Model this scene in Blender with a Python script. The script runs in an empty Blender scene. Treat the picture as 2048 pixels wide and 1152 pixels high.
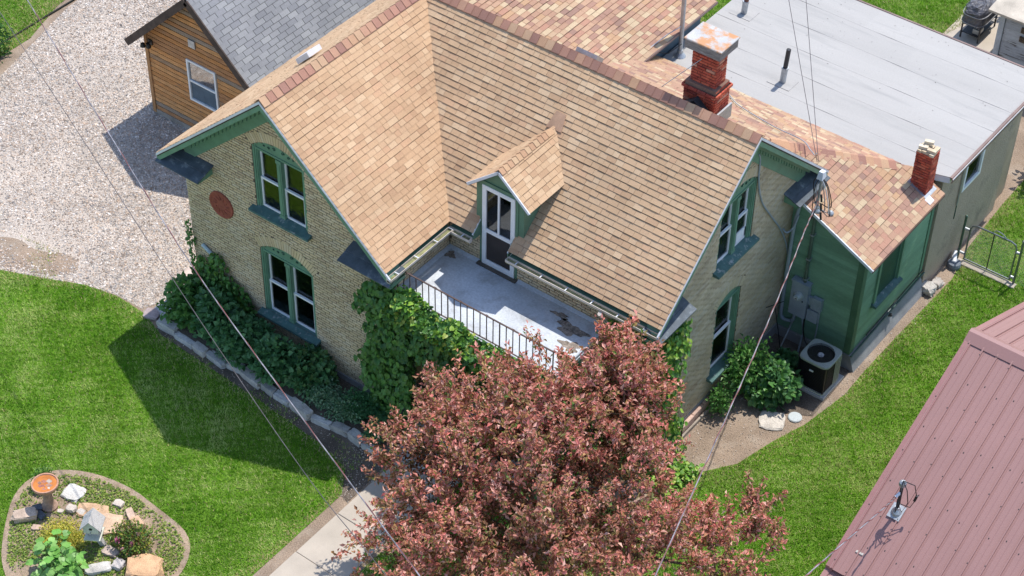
import bpy, math, random
import numpy as np
from mathutils import Vector, Matrix
random.seed(11)
RNG = np.random.default_rng(11)
SC = bpy.context.scene
COL = SC.collection

# ------------------------------------------------------------------ camera
CAM_RIGHT = np.array([0.7963442, 0.60464778, 0.01539411])
CAM_DOWN = np.array([0.41905545, -0.53320154, -0.73490723])
CAM_FWD = np.array([-0.43615187, 0.5916901, -0.67799291])
CAM_LOC = np.array([25.12407103, -22.06434054, 30.71002982])
FPX = 3900.0                                   # focal length in pixels of a 2048 wide frame
cd = bpy.data.cameras.new('camera')
cam = bpy.data.objects.new('camera', cd)
COL.objects.link(cam)
cd.sensor_width = 36.0
cd.lens = FPX / 2048 * 36.0
cd.clip_start = 0.5
cd.clip_end = 1500
cam.matrix_world = Matrix(((CAM_RIGHT[0], -CAM_DOWN[0], -CAM_FWD[0], CAM_LOC[0]),
                           (CAM_RIGHT[1], -CAM_DOWN[1], -CAM_FWD[1], CAM_LOC[1]),
                           (CAM_RIGHT[2], -CAM_DOWN[2], -CAM_FWD[2], CAM_LOC[2]),
                           (0, 0, 0, 1)))
SC.camera = cam

# ------------------------------------------------------------------ light
SUN_DIR = Vector((0.055, 0.44, 1.0)).normalized()      # towards the sun
world = bpy.data.worlds.new('World')
SC.world = world
world.use_nodes = True
wn = world.node_tree
bg = wn.nodes['Background']
sky = wn.nodes.new('ShaderNodeTexSky')
sky.sky_type = 'NISHITA'
sky.sun_disc = False
sky.sun_elevation = math.asin(SUN_DIR.z)
sky.sun_rotation = math.atan2(SUN_DIR.x, SUN_DIR.y)
sky.altitude = 400
sky.air_density = 1.0
sky.dust_density = 0.8
wn.links.new(sky.outputs[0], bg.inputs[0])
bg.inputs[1].default_value = 0.15
sd = bpy.data.lights.new('sun', 'SUN')
sd.energy = 2.95
sd.angle = math.radians(0.5)
sd.color = (1.0, 0.955, 0.89)
sun = bpy.data.objects.new('sun', sd)
COL.objects.link(sun)
sun.rotation_euler = SUN_DIR.to_track_quat('Z', 'Y').to_euler()
sun.location = (0, 0, 60)
SC.view_settings.view_transform = 'Standard'
SC.view_settings.look = 'None'
SC.view_settings.gamma = 1.0
SC.view_settings.use_curve_mapping = False
SC.view_settings.exposure = 0.72
SC.cycles.max_bounces = 8
SC.cycles.transparent_max_bounces = 16


# ------------------------------------------------------------------ materials
def nd(nt, t, **kw):
    n = nt.nodes.new(t)
    for k, v in kw.items():
        if k.startswith('i_'):
            key = k[2:]
            key = int(key) if key.isdigit() else key.replace('_', ' ')
            n.inputs[key].default_value = v
        else:
            setattr(n, k, v)
    return n


MATS = {}


def M(name, col=(.5, .5, .5), rough=.8, attr=False, var=.2, vscale=3.0, fine=.15, fscale=60.0, bump=.3, bscale=80.0,
      spec=.3, metallic=0.0, stain=None, sscale=1.5, slo=.55, shi=.7, stretch=(1, 1, 1), dist=.01, trans=0.0):
    """procedural surface: a base colour (or the piece's own colour) broken up by broad and fine noise, stains and bump"""
    if name in MATS:
        return MATS[name]
    m = bpy.data.materials.new(name)
    m.use_nodes = True
    nt = m.node_tree
    b = nt.nodes['Principled BSDF']
    L = nt.links.new
    b.inputs['Roughness'].default_value = rough
    b.inputs['Specular IOR Level'].default_value = spec
    b.inputs['Metallic'].default_value = metallic
    tc = nd(nt, 'ShaderNodeNewGeometry')
    mp = nd(nt, 'ShaderNodeMapping')
    mp.inputs['Scale'].default_value = stretch
    L(tc.outputs['Position'], mp.inputs[0])
    if attr:
        at_ = nd(nt, 'ShaderNodeAttribute', attribute_name='Col')
        base = at_.outputs['Color']
    else:
        rgb = nd(nt, 'ShaderNodeRGB')
        rgb.outputs[0].default_value = (*col, 1)
        base = rgb.outputs[0]
    n1 = nd(nt, 'ShaderNodeTexNoise')
    n1.inputs['Scale'].default_value = vscale
    n1.inputs['Detail'].default_value = 5
    L(mp.outputs[0], n1.inputs['Vector'])
    n2 = nd(nt, 'ShaderNodeTexNoise')
    n2.inputs['Scale'].default_value = fscale
    n2.inputs['Detail'].default_value = 3
    L(mp.outputs[0], n2.inputs['Vector'])
    r1 = nd(nt, 'ShaderNodeMapRange')
    r1.inputs[1].default_value = .3
    r1.inputs[2].default_value = .7
    r1.inputs[3].default_value = 1 - var
    r1.inputs[4].default_value = 1 + var
    L(n1.outputs[0], r1.inputs[0])
    r2 = nd(nt, 'ShaderNodeMapRange')
    r2.inputs[1].default_value = .3
    r2.inputs[2].default_value = .7
    r2.inputs[3].default_value = 1 - fine
    r2.inputs[4].default_value = 1 + fine
    L(n2.outputs[0], r2.inputs[0])
    mu = nd(nt, 'ShaderNodeMath', operation='MULTIPLY')
    L(r1.outputs[0], mu.inputs[0])
    L(r2.outputs[0], mu.inputs[1])
    sc = nd(nt, 'ShaderNodeVectorMath', operation='SCALE')
    L(base, sc.inputs[0])
    L(mu.outputs[0], sc.inputs['Scale'])
    out = sc.outputs[0]
    if stain:
        n3 = nd(nt, 'ShaderNodeTexNoise')
        n3.inputs['Scale'].default_value = sscale
        n3.inputs['Detail'].default_value = 8
        n3.inputs['Roughness'].default_value = .65
        L(mp.outputs[0], n3.inputs['Vector'])
        r3 = nd(nt, 'ShaderNodeMapRange')
        r3.inputs[1].default_value = slo
        r3.inputs[2].default_value = shi
        L(n3.outputs[0], r3.inputs[0])
        mx = nd(nt, 'ShaderNodeMix', data_type='RGBA')
        L(r3.outputs[0], mx.inputs[0])
        L(out, mx.inputs[6])
        mx.inputs[7].default_value = (*stain, 1)
        out = mx.outputs[2]
    L(out, b.inputs['Base Color'])
    if bump:
        nb = nd(nt, 'ShaderNodeTexNoise')
        nb.inputs['Scale'].default_value = bscale
        nb.inputs['Detail'].default_value = 4
        L(mp.outputs[0], nb.inputs['Vector'])
        bp = nd(nt, 'ShaderNodeBump')
        bp.inputs['Strength'].default_value = bump
        bp.inputs['Distance'].default_value = dist
        L(nb.outputs[0], bp.inputs['Height'])
        L(bp.outputs[0], b.inputs['Normal'])
    if trans:
        tl = nd(nt, 'ShaderNodeBsdfTranslucent')
        L(out, tl.inputs[0])
        ms = nd(nt, 'ShaderNodeMixShader')
        ms.inputs[0].default_value = trans
        L(b.outputs[0], ms.inputs[1])
        L(tl.outputs[0], ms.inputs[2])
        L(ms.outputs[0], nt.nodes['Material Output'].inputs[0])
    MATS[name] = m
    return m


def glass_mat(name, refl=.12, tint=(.55, .6, .6), ripple=.15):
    m = bpy.data.materials.new(name)
    m.use_nodes = True
    nt = m.node_tree
    nt.nodes.remove(nt.nodes['Principled BSDF'])
    L = nt.links.new
    g = nd(nt, 'ShaderNodeBsdfGlossy')
    g.inputs['Roughness'].default_value = .03
    t = nd(nt, 'ShaderNodeBsdfTransparent')
    t.inputs[0].default_value = (*tint, 1)
    f = nd(nt, 'ShaderNodeFresnel')
    f.inputs['IOR'].default_value = 1.6
    a = nd(nt, 'ShaderNodeMath', operation='ADD')
    a.inputs[1].default_value = refl
    L(f.outputs[0], a.inputs[0])
    ns = nd(nt, 'ShaderNodeTexNoise')
    ns.inputs['Scale'].default_value = 9.0
    ns.inputs['Detail'].default_value = 4
    tcg = nd(nt, 'ShaderNodeNewGeometry')
    L(tcg.outputs['Position'], ns.inputs['Vector'])
    bp = nd(nt, 'ShaderNodeBump')
    bp.inputs['Strength'].default_value = ripple
    bp.inputs['Distance'].default_value = .02
    L(ns.outputs[0], bp.inputs['Height'])
    L(bp.outputs[0], g.inputs['Normal'])
    ms = nd(nt, 'ShaderNodeMixShader')
    L(a.outputs[0], ms.inputs[0])
    L(t.outputs[0], ms.inputs[1])
    L(g.outputs[0], ms.inputs[2])
    L(ms.outputs[0], nt.nodes['Material Output'].inputs[0])
    MATS[name] = m
    return m


# ------------------------------------------------------------------ objects
ORG = {}                                        # world origin of every object that may become a parent


def label(o, text, cat, group=None):
    o['label'] = text
    o['category'] = cat
    if group:
        o['group'] = group
    return o


def thing(name, text, cat, loc=(0, 0, 0), group=None):
    o = bpy.data.objects.new(name, None)
    o.empty_display_size = .2
    COL.objects.link(o)
    o.location = loc
    ORG[o.name] = np.array(loc, float)
    return label(o, text, cat, group)


def link(name, me, parent=None, org=None, kind=None):
    o = bpy.data.objects.new(name, me)
    COL.objects.link(o)
    if parent is not None:
        o.parent = parent
        ORG[o.name] = ORG[parent.name]
    else:
        o.location = org if org is not None else (0, 0, 0)
        ORG[o.name] = np.array(org if org is not None else (0, 0, 0), float)
    if kind:
        o['kind'] = kind
    return o


def raw_mesh(name, V, F, cols=None, mat=None, smooth=False):
    """F: (n,k) array of equal faces, or a list of index lists; cols: per face rgb"""
    me = bpy.data.meshes.new(name)
    V = np.asarray(V, np.float32)
    if isinstance(F, np.ndarray):
        n, k = F.shape
        loops = F.ravel().astype(np.int32)
        starts = (np.arange(n) * k).astype(np.int32)
        tot = np.full(n, k, np.int32)
    else:
        n = len(F)
        tot = np.array([len(f) for f in F], np.int32)
        loops = np.concatenate([np.asarray(f, np.int32) for f in F]) if n else np.zeros(0, np.int32)
        starts = np.concatenate([[0], np.cumsum(tot)[:-1]]).astype(np.int32)
    me.vertices.add(len(V))
    me.vertices.foreach_set('co', V.ravel())
    me.loops.add(len(loops))
    me.loops.foreach_set('vertex_index', loops)
    me.polygons.add(n)
    me.polygons.foreach_set('loop_start', starts)
    me.polygons.foreach_set('loop_total', tot)
    me.polygons.foreach_set('use_smooth', np.full(n, bool(smooth)))
    if cols is not None:
        a = me.attributes.new('Col', 'FLOAT_COLOR', 'FACE')
        c = np.ones((n, 4), np.float32)
        c[:, :3] = np.asarray(cols, np.float32)[:, :3]
        a.data.foreach_set('color', c.ravel())
    me.update(calc_edges=True)
    me.validate()
    if mat is not None:
        me.materials.append(mat)
    return me


class MB:
    """collects boxes, prisms, tubes, lathes in world coordinates, then becomes one mesh object"""

    def __init__(self):
        self.v, self.f, self.c = [], [], []

    def add(self, vs, fs, col=(.5, .5, .5)):
        b = len(self.v)
        self.v += [tuple(map(float, p)) for p in vs]
        for f in fs:
            self.f.append([i + b for i in f])
            self.c.append(col)
        return self

    def hexa(self, p, col=(.5, .5, .5)):
        return self.add(p, [(3, 2, 1, 0), (4, 5, 6, 7), (0, 1, 5, 4), (1, 2, 6, 5), (2, 3, 7, 6), (3, 0, 4, 7)], col)

    def box(self, a, b, col=(.5, .5, .5)):
        (x0, y0, z0), (x1, y1, z1) = a, b
        return self.hexa([(x0, y0, z0), (x1, y0, z0), (x1, y1, z0), (x0, y1, z0),
                          (x0, y0, z1), (x1, y0, z1), (x1, y1, z1), (x0, y1, z1)], col)

    def bbox(self, a, b, bev=.01, col=(.5, .5, .5)):
        """box with a chamfered top edge"""
        (x0, y0, z0), (x1, y1, z1) = a, b
        e = bev
        p = [(x0, y0, z0), (x1, y0, z0), (x1, y1, z0), (x0, y1, z0),
             (x0, y0, z1 - e), (x1, y0, z1 - e), (x1, y1, z1 - e), (x0, y1, z1 - e),
             (x0 + e, y0 + e, z1), (x1 - e, y0 + e, z1), (x1 - e, y1 - e, z1), (x0 + e, y1 - e, z1)]
        return self.add(p, [(3, 2, 1, 0), (8, 9, 10, 11), (0, 1, 5, 4), (1, 2, 6, 5), (2, 3, 7, 6), (3, 0, 4, 7),
                            (4, 5, 9, 8), (5, 6, 10, 9), (6, 7, 11, 10), (7, 4, 8, 11)], col)

    def prism(self, poly, off, col=(.5, .5, .5)):
        n = len(poly)
        poly = [np.array(p, float) for p in poly]
        off = np.array(off, float)
        vs = poly + [p + off for p in poly]
        nrm = np.zeros(3)
        for i in range(1, n - 1):
            nrm += np.cross(poly[i] - poly[0], poly[i + 1] - poly[0])
        fl = np.dot(nrm, off) > 0
        fs = [list(range(n))[::-1] if fl else list(range(n)), [i + n for i in (range(n) if fl else range(n - 1, -1, -1))]]
        for i in range(n):
            j = (i + 1) % n
            fs.append((i, j, j + n, i + n) if fl else (j, i, i + n, j + n))
        return self.add(vs, fs, col)

    def bar(self, a, b, w, h, up=(0, 0, 1), col=(.5, .5, .5)):
        """rectangular bar from a to b; w across, h along up"""
        a, b, up = np.array(a, float), np.array(b, float), np.array(up, float)
        d = (b - a) / np.linalg.norm(b - a)
        s = np.cross(d, up)
        s /= np.linalg.norm(s)
        u = np.cross(s, d)
        s, u = s * w / 2, u * h / 2
        return self.hexa([a - s - u, a + s - u, b + s - u, b - s - u, a - s + u, a + s + u, b + s + u, b - s + u], col)

    def tube(self, pts, r, n=8, col=(.5, .5, .5), cap=True):
        pts = [np.array(p, float) for p in pts]
        m = len(pts)
        rs = r if hasattr(r, '__len__') else [r] * m
        ref = np.array((0.31, 0.17, 0.93))
        rings = []
        for i, p in enumerate(pts):
            d = pts[min(i + 1, m - 1)] - pts[max(i - 1, 0)]
            d = d / (np.linalg.norm(d) + 1e-9)
            rf = ref if abs(np.dot(ref, d)) < .9 else np.array((.9, .3, .1))
            s = np.cross(d, rf)
            s /= np.linalg.norm(s)
            t = np.cross(d, s)
            rings.append([p + rs[i] * (math.cos(2 * math.pi * k / n) * s + math.sin(2 * math.pi * k / n) * t) for k in range(n)])
        vs = [q for rg in rings for q in rg]
        fs = []
        for i in range(m - 1):
            for k in range(n):
                k2 = (k + 1) % n
                fs.append((i * n + k, i * n + k2, (i + 1) * n + k2, (i + 1) * n + k))
        if cap:
            fs.append(list(range(n))[::-1])
            fs.append([(m - 1) * n + k for k in range(n)])
        return self.add(vs, fs, col)

    def lathe(self, prof, c, n=24, col=(.5, .5, .5), axis=None):
        """prof: (r, h) pairs, turned round a vertical axis through c"""
        c = np.array(c, float)
        vs, fs = [], []
        m = len(prof)
        for r, h in prof:
            for k in range(n):
                a = 2 * math.pi * k / n
                vs.append(c + np.array((r * math.cos(a), r * math.sin(a), h)))
        for i in range(m - 1):
            for k in range(n):
                k2 = (k + 1) % n
                fs.append((i * n + k, i * n + k2, (i + 1) * n + k2, (i + 1) * n + k))
        if prof[0][0] > 1e-4:
            fs.append(list(range(n))[::-1])
        if prof[-1][0] > 1e-4:
            fs.append([(m - 1) * n + k for k in range(n)])
        return self.add(vs, fs, col)

    def build(self, name, mat, parent=None, org=None, kind=None, smooth=False):
        V = np.array(self.v, float)
        if parent is not None:
            o = ORG[parent.name]
        elif org is None:
            o = np.array([(V[:, 0].min() + V[:, 0].max()) / 2, (V[:, 1].min() + V[:, 1].max()) / 2, V[:, 2].min()])
        else:
            o = np.array(org, float)
        me = raw_mesh(name, V - o, self.f, self.c, mat, smooth)
        return link(name, me, parent, o, kind)


def smooth_by_angle(o, deg=40):
    me = o.data
    me.polygons.foreach_set('use_smooth', np.ones(len(me.polygons), bool))
    try:
        me.set_sharp_from_angle(angle=math.radians(deg))
    except Exception:
        pass
    return o


# ------------------------------------------------------------------ small repeated pieces: the largest ones single, the rest joined
def proj(p):
    q = np.asarray(p, float) - CAM_LOC
    d = q @ CAM_FWD
    return 1024 + FPX * (q @ CAM_RIGHT) / d, 576 + FPX * (q @ CAM_DOWN) / d, d


class Pieces:
    def __init__(self, name):
        self.name = name
        self.items = []                          # (origin, frame(u,v,n), key, verts, faces, col)
        self.pool = {}

    def add(self, o, fr, key, V, F, col):
        self.items.append((np.array(o, float), fr, key, np.array(V, float), F, col))

    def face_cols(self, F, V, col):
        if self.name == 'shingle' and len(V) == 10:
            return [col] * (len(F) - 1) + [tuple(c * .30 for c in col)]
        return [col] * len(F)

    def finish(self, parent_of, mat, limit, thing_obj, rest_name=None, rest_parent=None):
        """parent_of(i) gives the parent of a single piece"""
        sc = []
        for i, (o, fr, key, V, F, col) in enumerate(self.items):
            x, y, d = proj(o)
            s = 0.0
            if key is not None and -5 < x < 2053 and -5 < y < 1157:
                w = np.ptp(V[:, 0]) * np.ptp(V[:, 1])
                s = w * max(0.0, float(np.dot(fr[2], -CAM_FWD))) / d ** 2
            sc.append(s)
        order = np.argsort(-np.array(sc))
        single = [i for i in order[:limit] if sc[i] > 0]
        ss = set(single)
        for i in single:
            o, fr, key, V, F, col = self.items[i]
            k = (key, tuple(col))
            if k not in self.pool:
                self.pool[k] = raw_mesh(self.name, V, F, self.face_cols(F, V, col), mat)
            par = parent_of if not callable(parent_of) else parent_of(i)
            ob = bpy.data.objects.new(self.name, self.pool[k])
            COL.objects.link(ob)
            ob.parent = par
            q = o - ORG[par.name]
            ob.matrix_basis = Matrix(((fr[0][0], fr[1][0], fr[2][0], q[0]), (fr[0][1], fr[1][1], fr[2][1], q[1]),
                                      (fr[0][2], fr[1][2], fr[2][2], q[2]), (0, 0, 0, 1)))
        vs, fs, cs, b = [], [], [], 0
        for i, (o, fr, key, V, F, col) in enumerate(self.items):
            if i in ss:
                continue
            vs.append(V @ np.array(fr) + o)
            for f, fc in zip(F, self.face_cols(F, V, col)):
                fs.append([j + b for j in f])
                cs.append(fc)
            b += len(V)
        if vs:
            par = rest_parent or thing_obj
            me = raw_mesh(rest_name or self.name, np.concatenate(vs) - ORG[par.name], fs, cs, mat)
            link(rest_name or self.name, me, par, kind='stuff')


def clip_poly(poly, n, d):
    """keep the side n.p <= d of a 2-D polygon"""
    out = []
    m = len(poly)
    for i in range(m):
        a, b = poly[i], poly[(i + 1) % m]
        da, db = n[0] * a[0] + n[1] * a[1] - d, n[0] * b[0] + n[1] * b[1] - d
        if da <= 0:
            out.append(a)
        if (da < 0 < db) or (db < 0 < da):
            t = da / (da - db)
            out.append((a[0] + t * (b[0] - a[0]), a[1] + t * (b[1] - a[1])))
    return out


def clip_convex(poly, conv):
    m = len(conv)
    for i in range(m):
        a, b = conv[i], conv[(i + 1) % m]
        nx, ny = b[1] - a[1], -(b[0] - a[0])     # outward normal of a counter-clockwise polygon
        poly = clip_poly(poly, (nx, ny), nx * a[0] + ny * a[1])
        if len(poly) < 3:
            return []
    return poly


def unit(v):
    v = np.array(v, float)
    return v / np.linalg.norm(v)
# ------------------------------------------------------------------ builders shared by the houses
TAN = [(.51, .355, .225), (.495, .34, .21), (.53, .38, .245), (.46, .31, .19), (.575, .43, .285), (.42, .275, .17), (.50, .325, .205), (.52, .365, .23)]
TAN_W = [.2, .2, .17, .12, .10, .07, .07, .07]
MIX = [(0.414, 0.261, 0.173), (0.378, 0.228, 0.154), (0.441, 0.304, 0.197), (0.324, 0.19, 0.139), (0.486, 0.37, 0.24), (0.387, 0.214, 0.149), (0.288, 0.176, 0.134), (0.423, 0.266, 0.158)]
MIX_W = [.2, .17, .15, .11, .11, .1, .06, .1]
GREY = [(.26, .265, .275), (.24, .245, .258), (.285, .29, .298), (.215, .22, .235), (.31, .315, .32), (.25, .255, .265)]
GREY_W = [.25, .2, .2, .1, .1, .15]
CAPC = [(.44, .25, .165), (.36, .19, .135), (.50, .32, .20), (.40, .21, .15), (.31, .165, .125), (.47, .28, .17)]


def soften(pal, k):
    m = np.mean(np.array(pal), 0)
    return [tuple(float(v) for v in m + (np.array(c) - m) * k) for c in pal]


TAN = [(r * 1.0, g * .965, b * .93) for r, g, b in soften(TAN, .72)]
GREY = soften(GREY, .8)


def slope_shingles(ps, o, u, v, polys, palette, weights, exposure=.1275, widths=(.14, .18, .22, .27), t=.017, wav=.004, raise_=.006, three_tab=None, band=.009):
    u, v = unit(u), unit(v)
    n = np.cross(u, v)
    fr = (u, v, n)
    o = np.array(o, float)
    us = [p[0] for q in polys for p in q]
    vs = [p[1] for q in polys for p in q]
    umin, umax, vmin, vmax = min(us), max(us), min(vs), max(vs)
    k0, k1 = int(math.floor(vmin / exposure + 1e-6)), int(math.ceil(vmax / exposure - 1e-6))
    ph = random.random() * 9
    for k in range(k0, k1):
        x = umin - random.random() * .3
        if three_tab:
            x = umin - three_tab * (.5 if k % 2 else 1.0) - random.random() * .02
        cv = wav * math.sin(k * 1.7 + ph)
        while x < umax:
            w = three_tab if three_tab else random.choice(widths)
            col = random.choices(palette, weights)[0]
            h = t + (raise_ if random.random() < .4 else 0) + random.uniform(-.001, .001)
            h = round(h, 4)
            v0 = k * exposure + cv + wav * .5 * math.sin(x * 2.3 + k)
            g = .006 if three_tab else .0025
            L = exposure + .035
            rect = [(x + g, v0), (x + w - g, v0), (x + w - g, v0 + L), (x + g, v0 + L)]
            for q in polys:
                c = clip_convex(rect, q)
                if len(c) < 3:
                    continue
                area = abs(sum(c[i][0] * c[(i + 1) % len(c)][1] - c[(i + 1) % len(c)][0] * c[i][1] for i in range(len(c)))) / 2
                if area < .0006:
                    continue
                full = area > (w - 2 * g) * L * .999
                if full:
                    ww = w - 2 * g
                    hq = round(h, 3)
                    ve = exposure - (band if random.random() < .75 else .001)      # dark band painted as the next butt's shadow, like a printed shadow line
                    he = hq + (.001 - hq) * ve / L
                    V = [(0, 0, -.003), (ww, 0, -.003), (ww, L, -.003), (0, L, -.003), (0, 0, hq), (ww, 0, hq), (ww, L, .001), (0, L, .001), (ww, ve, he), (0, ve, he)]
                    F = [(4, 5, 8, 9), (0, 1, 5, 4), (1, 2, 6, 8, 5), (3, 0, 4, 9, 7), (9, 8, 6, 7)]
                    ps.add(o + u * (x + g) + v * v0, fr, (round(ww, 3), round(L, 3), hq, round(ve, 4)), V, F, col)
                else:
                    m = len(c)
                    V = [(a - c[0][0], b - c[0][1], -.003) for a, b in c] + [(a - c[0][0], b - c[0][1], max(.001, h + (.001 - h) * (b - v0) / L)) for a, b in c]
                    F = [list(range(m, 2 * m))] + [(i, (i + 1) % m, (i + 1) % m + m, i + m) for i in range(m)]
                    ps.add(o + u * c[0][0] + v * c[0][1], fr, None, V, F, col)
            x += w


def deck_slab(mb, o, u, v, poly, thick=.07, lift=-.004, col=(.3, .2, .12)):
    u, v = unit(u), unit(v)
    n = np.cross(u, v)
    o = np.array(o, float)
    mb.prism([o + u * a + v * b + n * lift for a, b in poly], -n * thick, col)


def ridge_caps(parent, mat, a, b, nl, nr, w=.15, step=.17, name='ridge_cap', palette=CAPC, sag=0.0, t=.014):
    """folded cap shingles from a to b, overlapping; nl / nr: down-slope directions on either side"""
    a, b = np.array(a, float), np.array(b, float)
    L = np.linalg.norm(b - a)
    d = (b - a) / L
    nl, nr = unit(nl), unit(nr)
    upn = unit(-(nl + nr) if np.linalg.norm(nl + nr) > .05 else (0, 0, 1))
    cnt = int(L / step)
    pool = {}
    for i in range(cnt):
        c = random.choice(palette)
        ln = step + .06
        if c not in pool:
            vs, fs = [], []
            for s, lf in ((0.0, t + .040), (ln, .030)):
                vs += [nl * w + d * s + upn * (lf - .004), d * s + upn * lf, nr * w + d * s + upn * (lf - .004),
                       nl * w + d * s + upn * (lf - t - .004), d * s + upn * (lf - t), nr * w + d * s + upn * (lf - t - .004)]
            fs = [(0, 1, 7, 6), (1, 2, 8, 7), (0, 3, 4, 1), (1, 4, 5, 2), (0, 6, 9, 3), (2, 5, 11, 8)]
            test = np.cross(vs[1] - vs[0], vs[6] - vs[0])
            if np.dot(test, upn) < 0:
                fs = [f[::-1] for f in fs]
            pool[c] = raw_mesh(name, np.array(vs), fs, [c] * len(fs), mat)
        ob = bpy.data.objects.new(name, pool[c])
        COL.objects.link(ob)
        ob.parent = parent
        s = i * step
        sg = -sag * math.sin(math.pi * s / L)
        ob.location = Vector(a + d * s + np.array((0, 0, sg)) - ORG[parent.name] + np.array((0, 0, random.uniform(0, .003))))


CREAM = [(.61, .485, .305), (.58, .455, .28), (.64, .52, .34), (.55, .425, .26), (.62, .485, .29), (.50, .38, .24), (.60, .495, .335)]
CREAM_W = [.22, .2, .18, .12, .13, .06, .09]
REDB = [(.43, .085, .05), (.49, .11, .062), (.37, .068, .044), (.53, .16, .095), (.30, .062, .044), (.56, .27, .18)]
REDB_W = [.28, .25, .18, .12, .1, .07]


def intervals_minus(iv, a, b):
    out = []
    for p, q in iv:
        if b <= p or a >= q:
            out.append((p, q))
            continue
        if p < a:
            out.append((p, a))
        if b < q:
            out.append((b, q))
    return out


def arch_geo(op):
    a, r = op['a'], op['rise']
    R = (a * a + r * r) / (2 * r)
    return R, op['zs'] + r - R, math.asin(min(1, a / R))


def op_interval(op, z, ring):
    """forbidden half-open span of an arched opening at height z; ring adds the voussoirs"""
    if z < op['z0'] or op.get('rise', 0) <= 0:
        return (op['uc'] - op['a'], op['uc'] + op['a']) if op['z0'] <= z <= op['zs'] else None
    if z <= op['zs'] and not ring:
        return (op['uc'] - op['a'], op['uc'] + op['a'])
    R, zc, th = arch_geo(op)
    Ro = R + (op.get('ring', .25) if ring else 0)
    best = op['a'] if z <= op['zs'] else 0
    if z > zc and abs(z - zc) < Ro:
        w = min(math.sqrt(Ro * Ro - (z - zc) ** 2), (z - zc) * math.tan(th) if ring else 9)
        if z > zc + R * math.cos(th) - 1e-6:
            best = max(best, w)
    return (op['uc'] - best, op['uc'] + best) if best > 0 else None


def brick_wall(ps, slab, o, u, n, z0, z1, ext, ops=(), palette=CREAM, weights=CREAM_W, bl=.208, bh=.058, j=.015, proud=.010, thick=.2, bands=None):
    u, n = unit(u), unit(n)
    Z = np.array((0, 0, 1.0))
    fr = (u, Z, n)
    o = np.array(o, float)
    ch = bh + j
    k = 0
    z = z0
    while z < z1 - .01:
        zt = min(z + ch, z1)
        zm = (z + zt) / 2
        base = [ext(zm)]
        iv_b, iv_s = list(base), list(base)
        for op in ops:
            f = op_interval(op, zm, True)
            if f:
                iv_b = intervals_minus(iv_b, *f)
            f = op_interval(op, zm, False)
            if f:
                iv_s = intervals_minus(iv_s, *f)
        for a, b in iv_s:
            if b - a > .005 and slab is not None:
                q = [o + u * a + Z * z + n * -.006, o + u * b + Z * z + n * -.006, o + u * b + Z * zt + n * -.006, o + u * a + Z * zt + n * -.006]
                slab.add(q + [p - n * thick for p in q], [(0, 1, 2, 3), (5, 4, 7, 6), (1, 5, 6, 2), (4, 0, 3, 7)], (.2, .17, .13))
        off = (bl + j) * (.5 if k % 2 else 0) + .02 * math.sin(k * 2.1)
        for a, b in iv_b:
            x = math.floor((a - off) / (bl + j)) * (bl + j) + off
            while x < b:
                p, q = max(x, a), min(x + bl, b)
                if q - p > .03:
                    hgt = min(bh, z1 - z)
                    col = random.choices(palette, weights)[0]
                    pr = proud + round(random.uniform(-.003, .003), 3)
                    w = q - p
                    e = .004
                    V = [(0, 0, -.02), (w, 0, -.02), (w, hgt, -.02), (0, hgt, -.02), (e, e, pr), (w - e, e, pr), (w - e, hgt - e, pr), (e, hgt - e, pr)]
                    F = [(4, 5, 6, 7), (0, 1, 5, 4), (1, 2, 6, 5), (2, 3, 7, 6), (3, 0, 4, 7)]
                    full = abs(w - bl) < 1e-6 and abs(hgt - bh) < 1e-6
                    ps.add(o + u * p + Z * z, fr, (round(w, 3), round(hgt, 3), pr) if full else None, V, F, col)
                x += bl + j
        z += ch
        k += 1
    for op in ops:                                # voussoirs
        if op.get('rise', 0) <= 0:
            continue
        R, zc, th = arch_geo(op)
        ring = op.get('ring', .25)
        cnt = max(5, int(2 * th * (R + ring / 2) / .072))
        for i in range(cnt):
            a0 = -th + 2 * th * i / cnt
            ac = a0 + th / cnt
            du = u * math.cos(ac) - Z * math.sin(ac)
            dv = u * math.sin(ac) + Z * math.cos(ac)
            hw0, hw1 = R * math.sin(th / cnt) - .005, (R + ring) * math.sin(th / cnt) - .005
            col = random.choices(palette, weights)[0]
            V = [(-hw0, .004, -.02), (hw0, .004, -.02), (hw1, ring - .006, -.02), (-hw1, ring - .006, -.02),
                 (-hw0, .004, proud), (hw0, .004, proud), (hw1, ring - .006, proud), (-hw1, ring - .006, proud)]
            F = [(4, 5, 6, 7), (0, 1, 5, 4), (1, 2, 6, 5), (2, 3, 7, 6), (3, 0, 4, 7)]
            ps.add(o + u * op['uc'] + Z * zc + dv * R, (du, dv, n), ('v', round(hw0, 4), round(ring, 3)), V, F, col)
            if ring > .2 and slab is not None:   # mortar bed behind the ring
                q = [o + u * op['uc'] + Z * zc + dv * (R) - du * (hw0 + .01) - n * .006, o + u * op['uc'] + Z * zc + dv * R + du * (hw0 + .01) - n * .006]


def arch_poly(op, inset=0.0, seg=14, ztrim=None):
    """outline (u,z) of an arched opening, counter-clockwise from lower left"""
    a = op['a'] - inset
    if op.get('rise', 0) <= 0:
        return [(op['uc'] - a, op['z0'] + inset), (op['uc'] + a, op['z0'] + inset), (op['uc'] + a, op['zs'] - inset), (op['uc'] - a, op['zs'] - inset)]
    R, zc, th = arch_geo(op)
    Ri = R - inset
    t2 = math.asin(min(1, a / Ri))
    pts = [(op['uc'] - a, op['z0'] + inset), (op['uc'] + a, op['z0'] + inset)]
    for i in range(seg + 1):
        t = t2 - 2 * t2 * i / seg
        pts.append((op['uc'] + Ri * math.sin(t), zc + Ri * math.cos(t)))
    return pts


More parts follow.
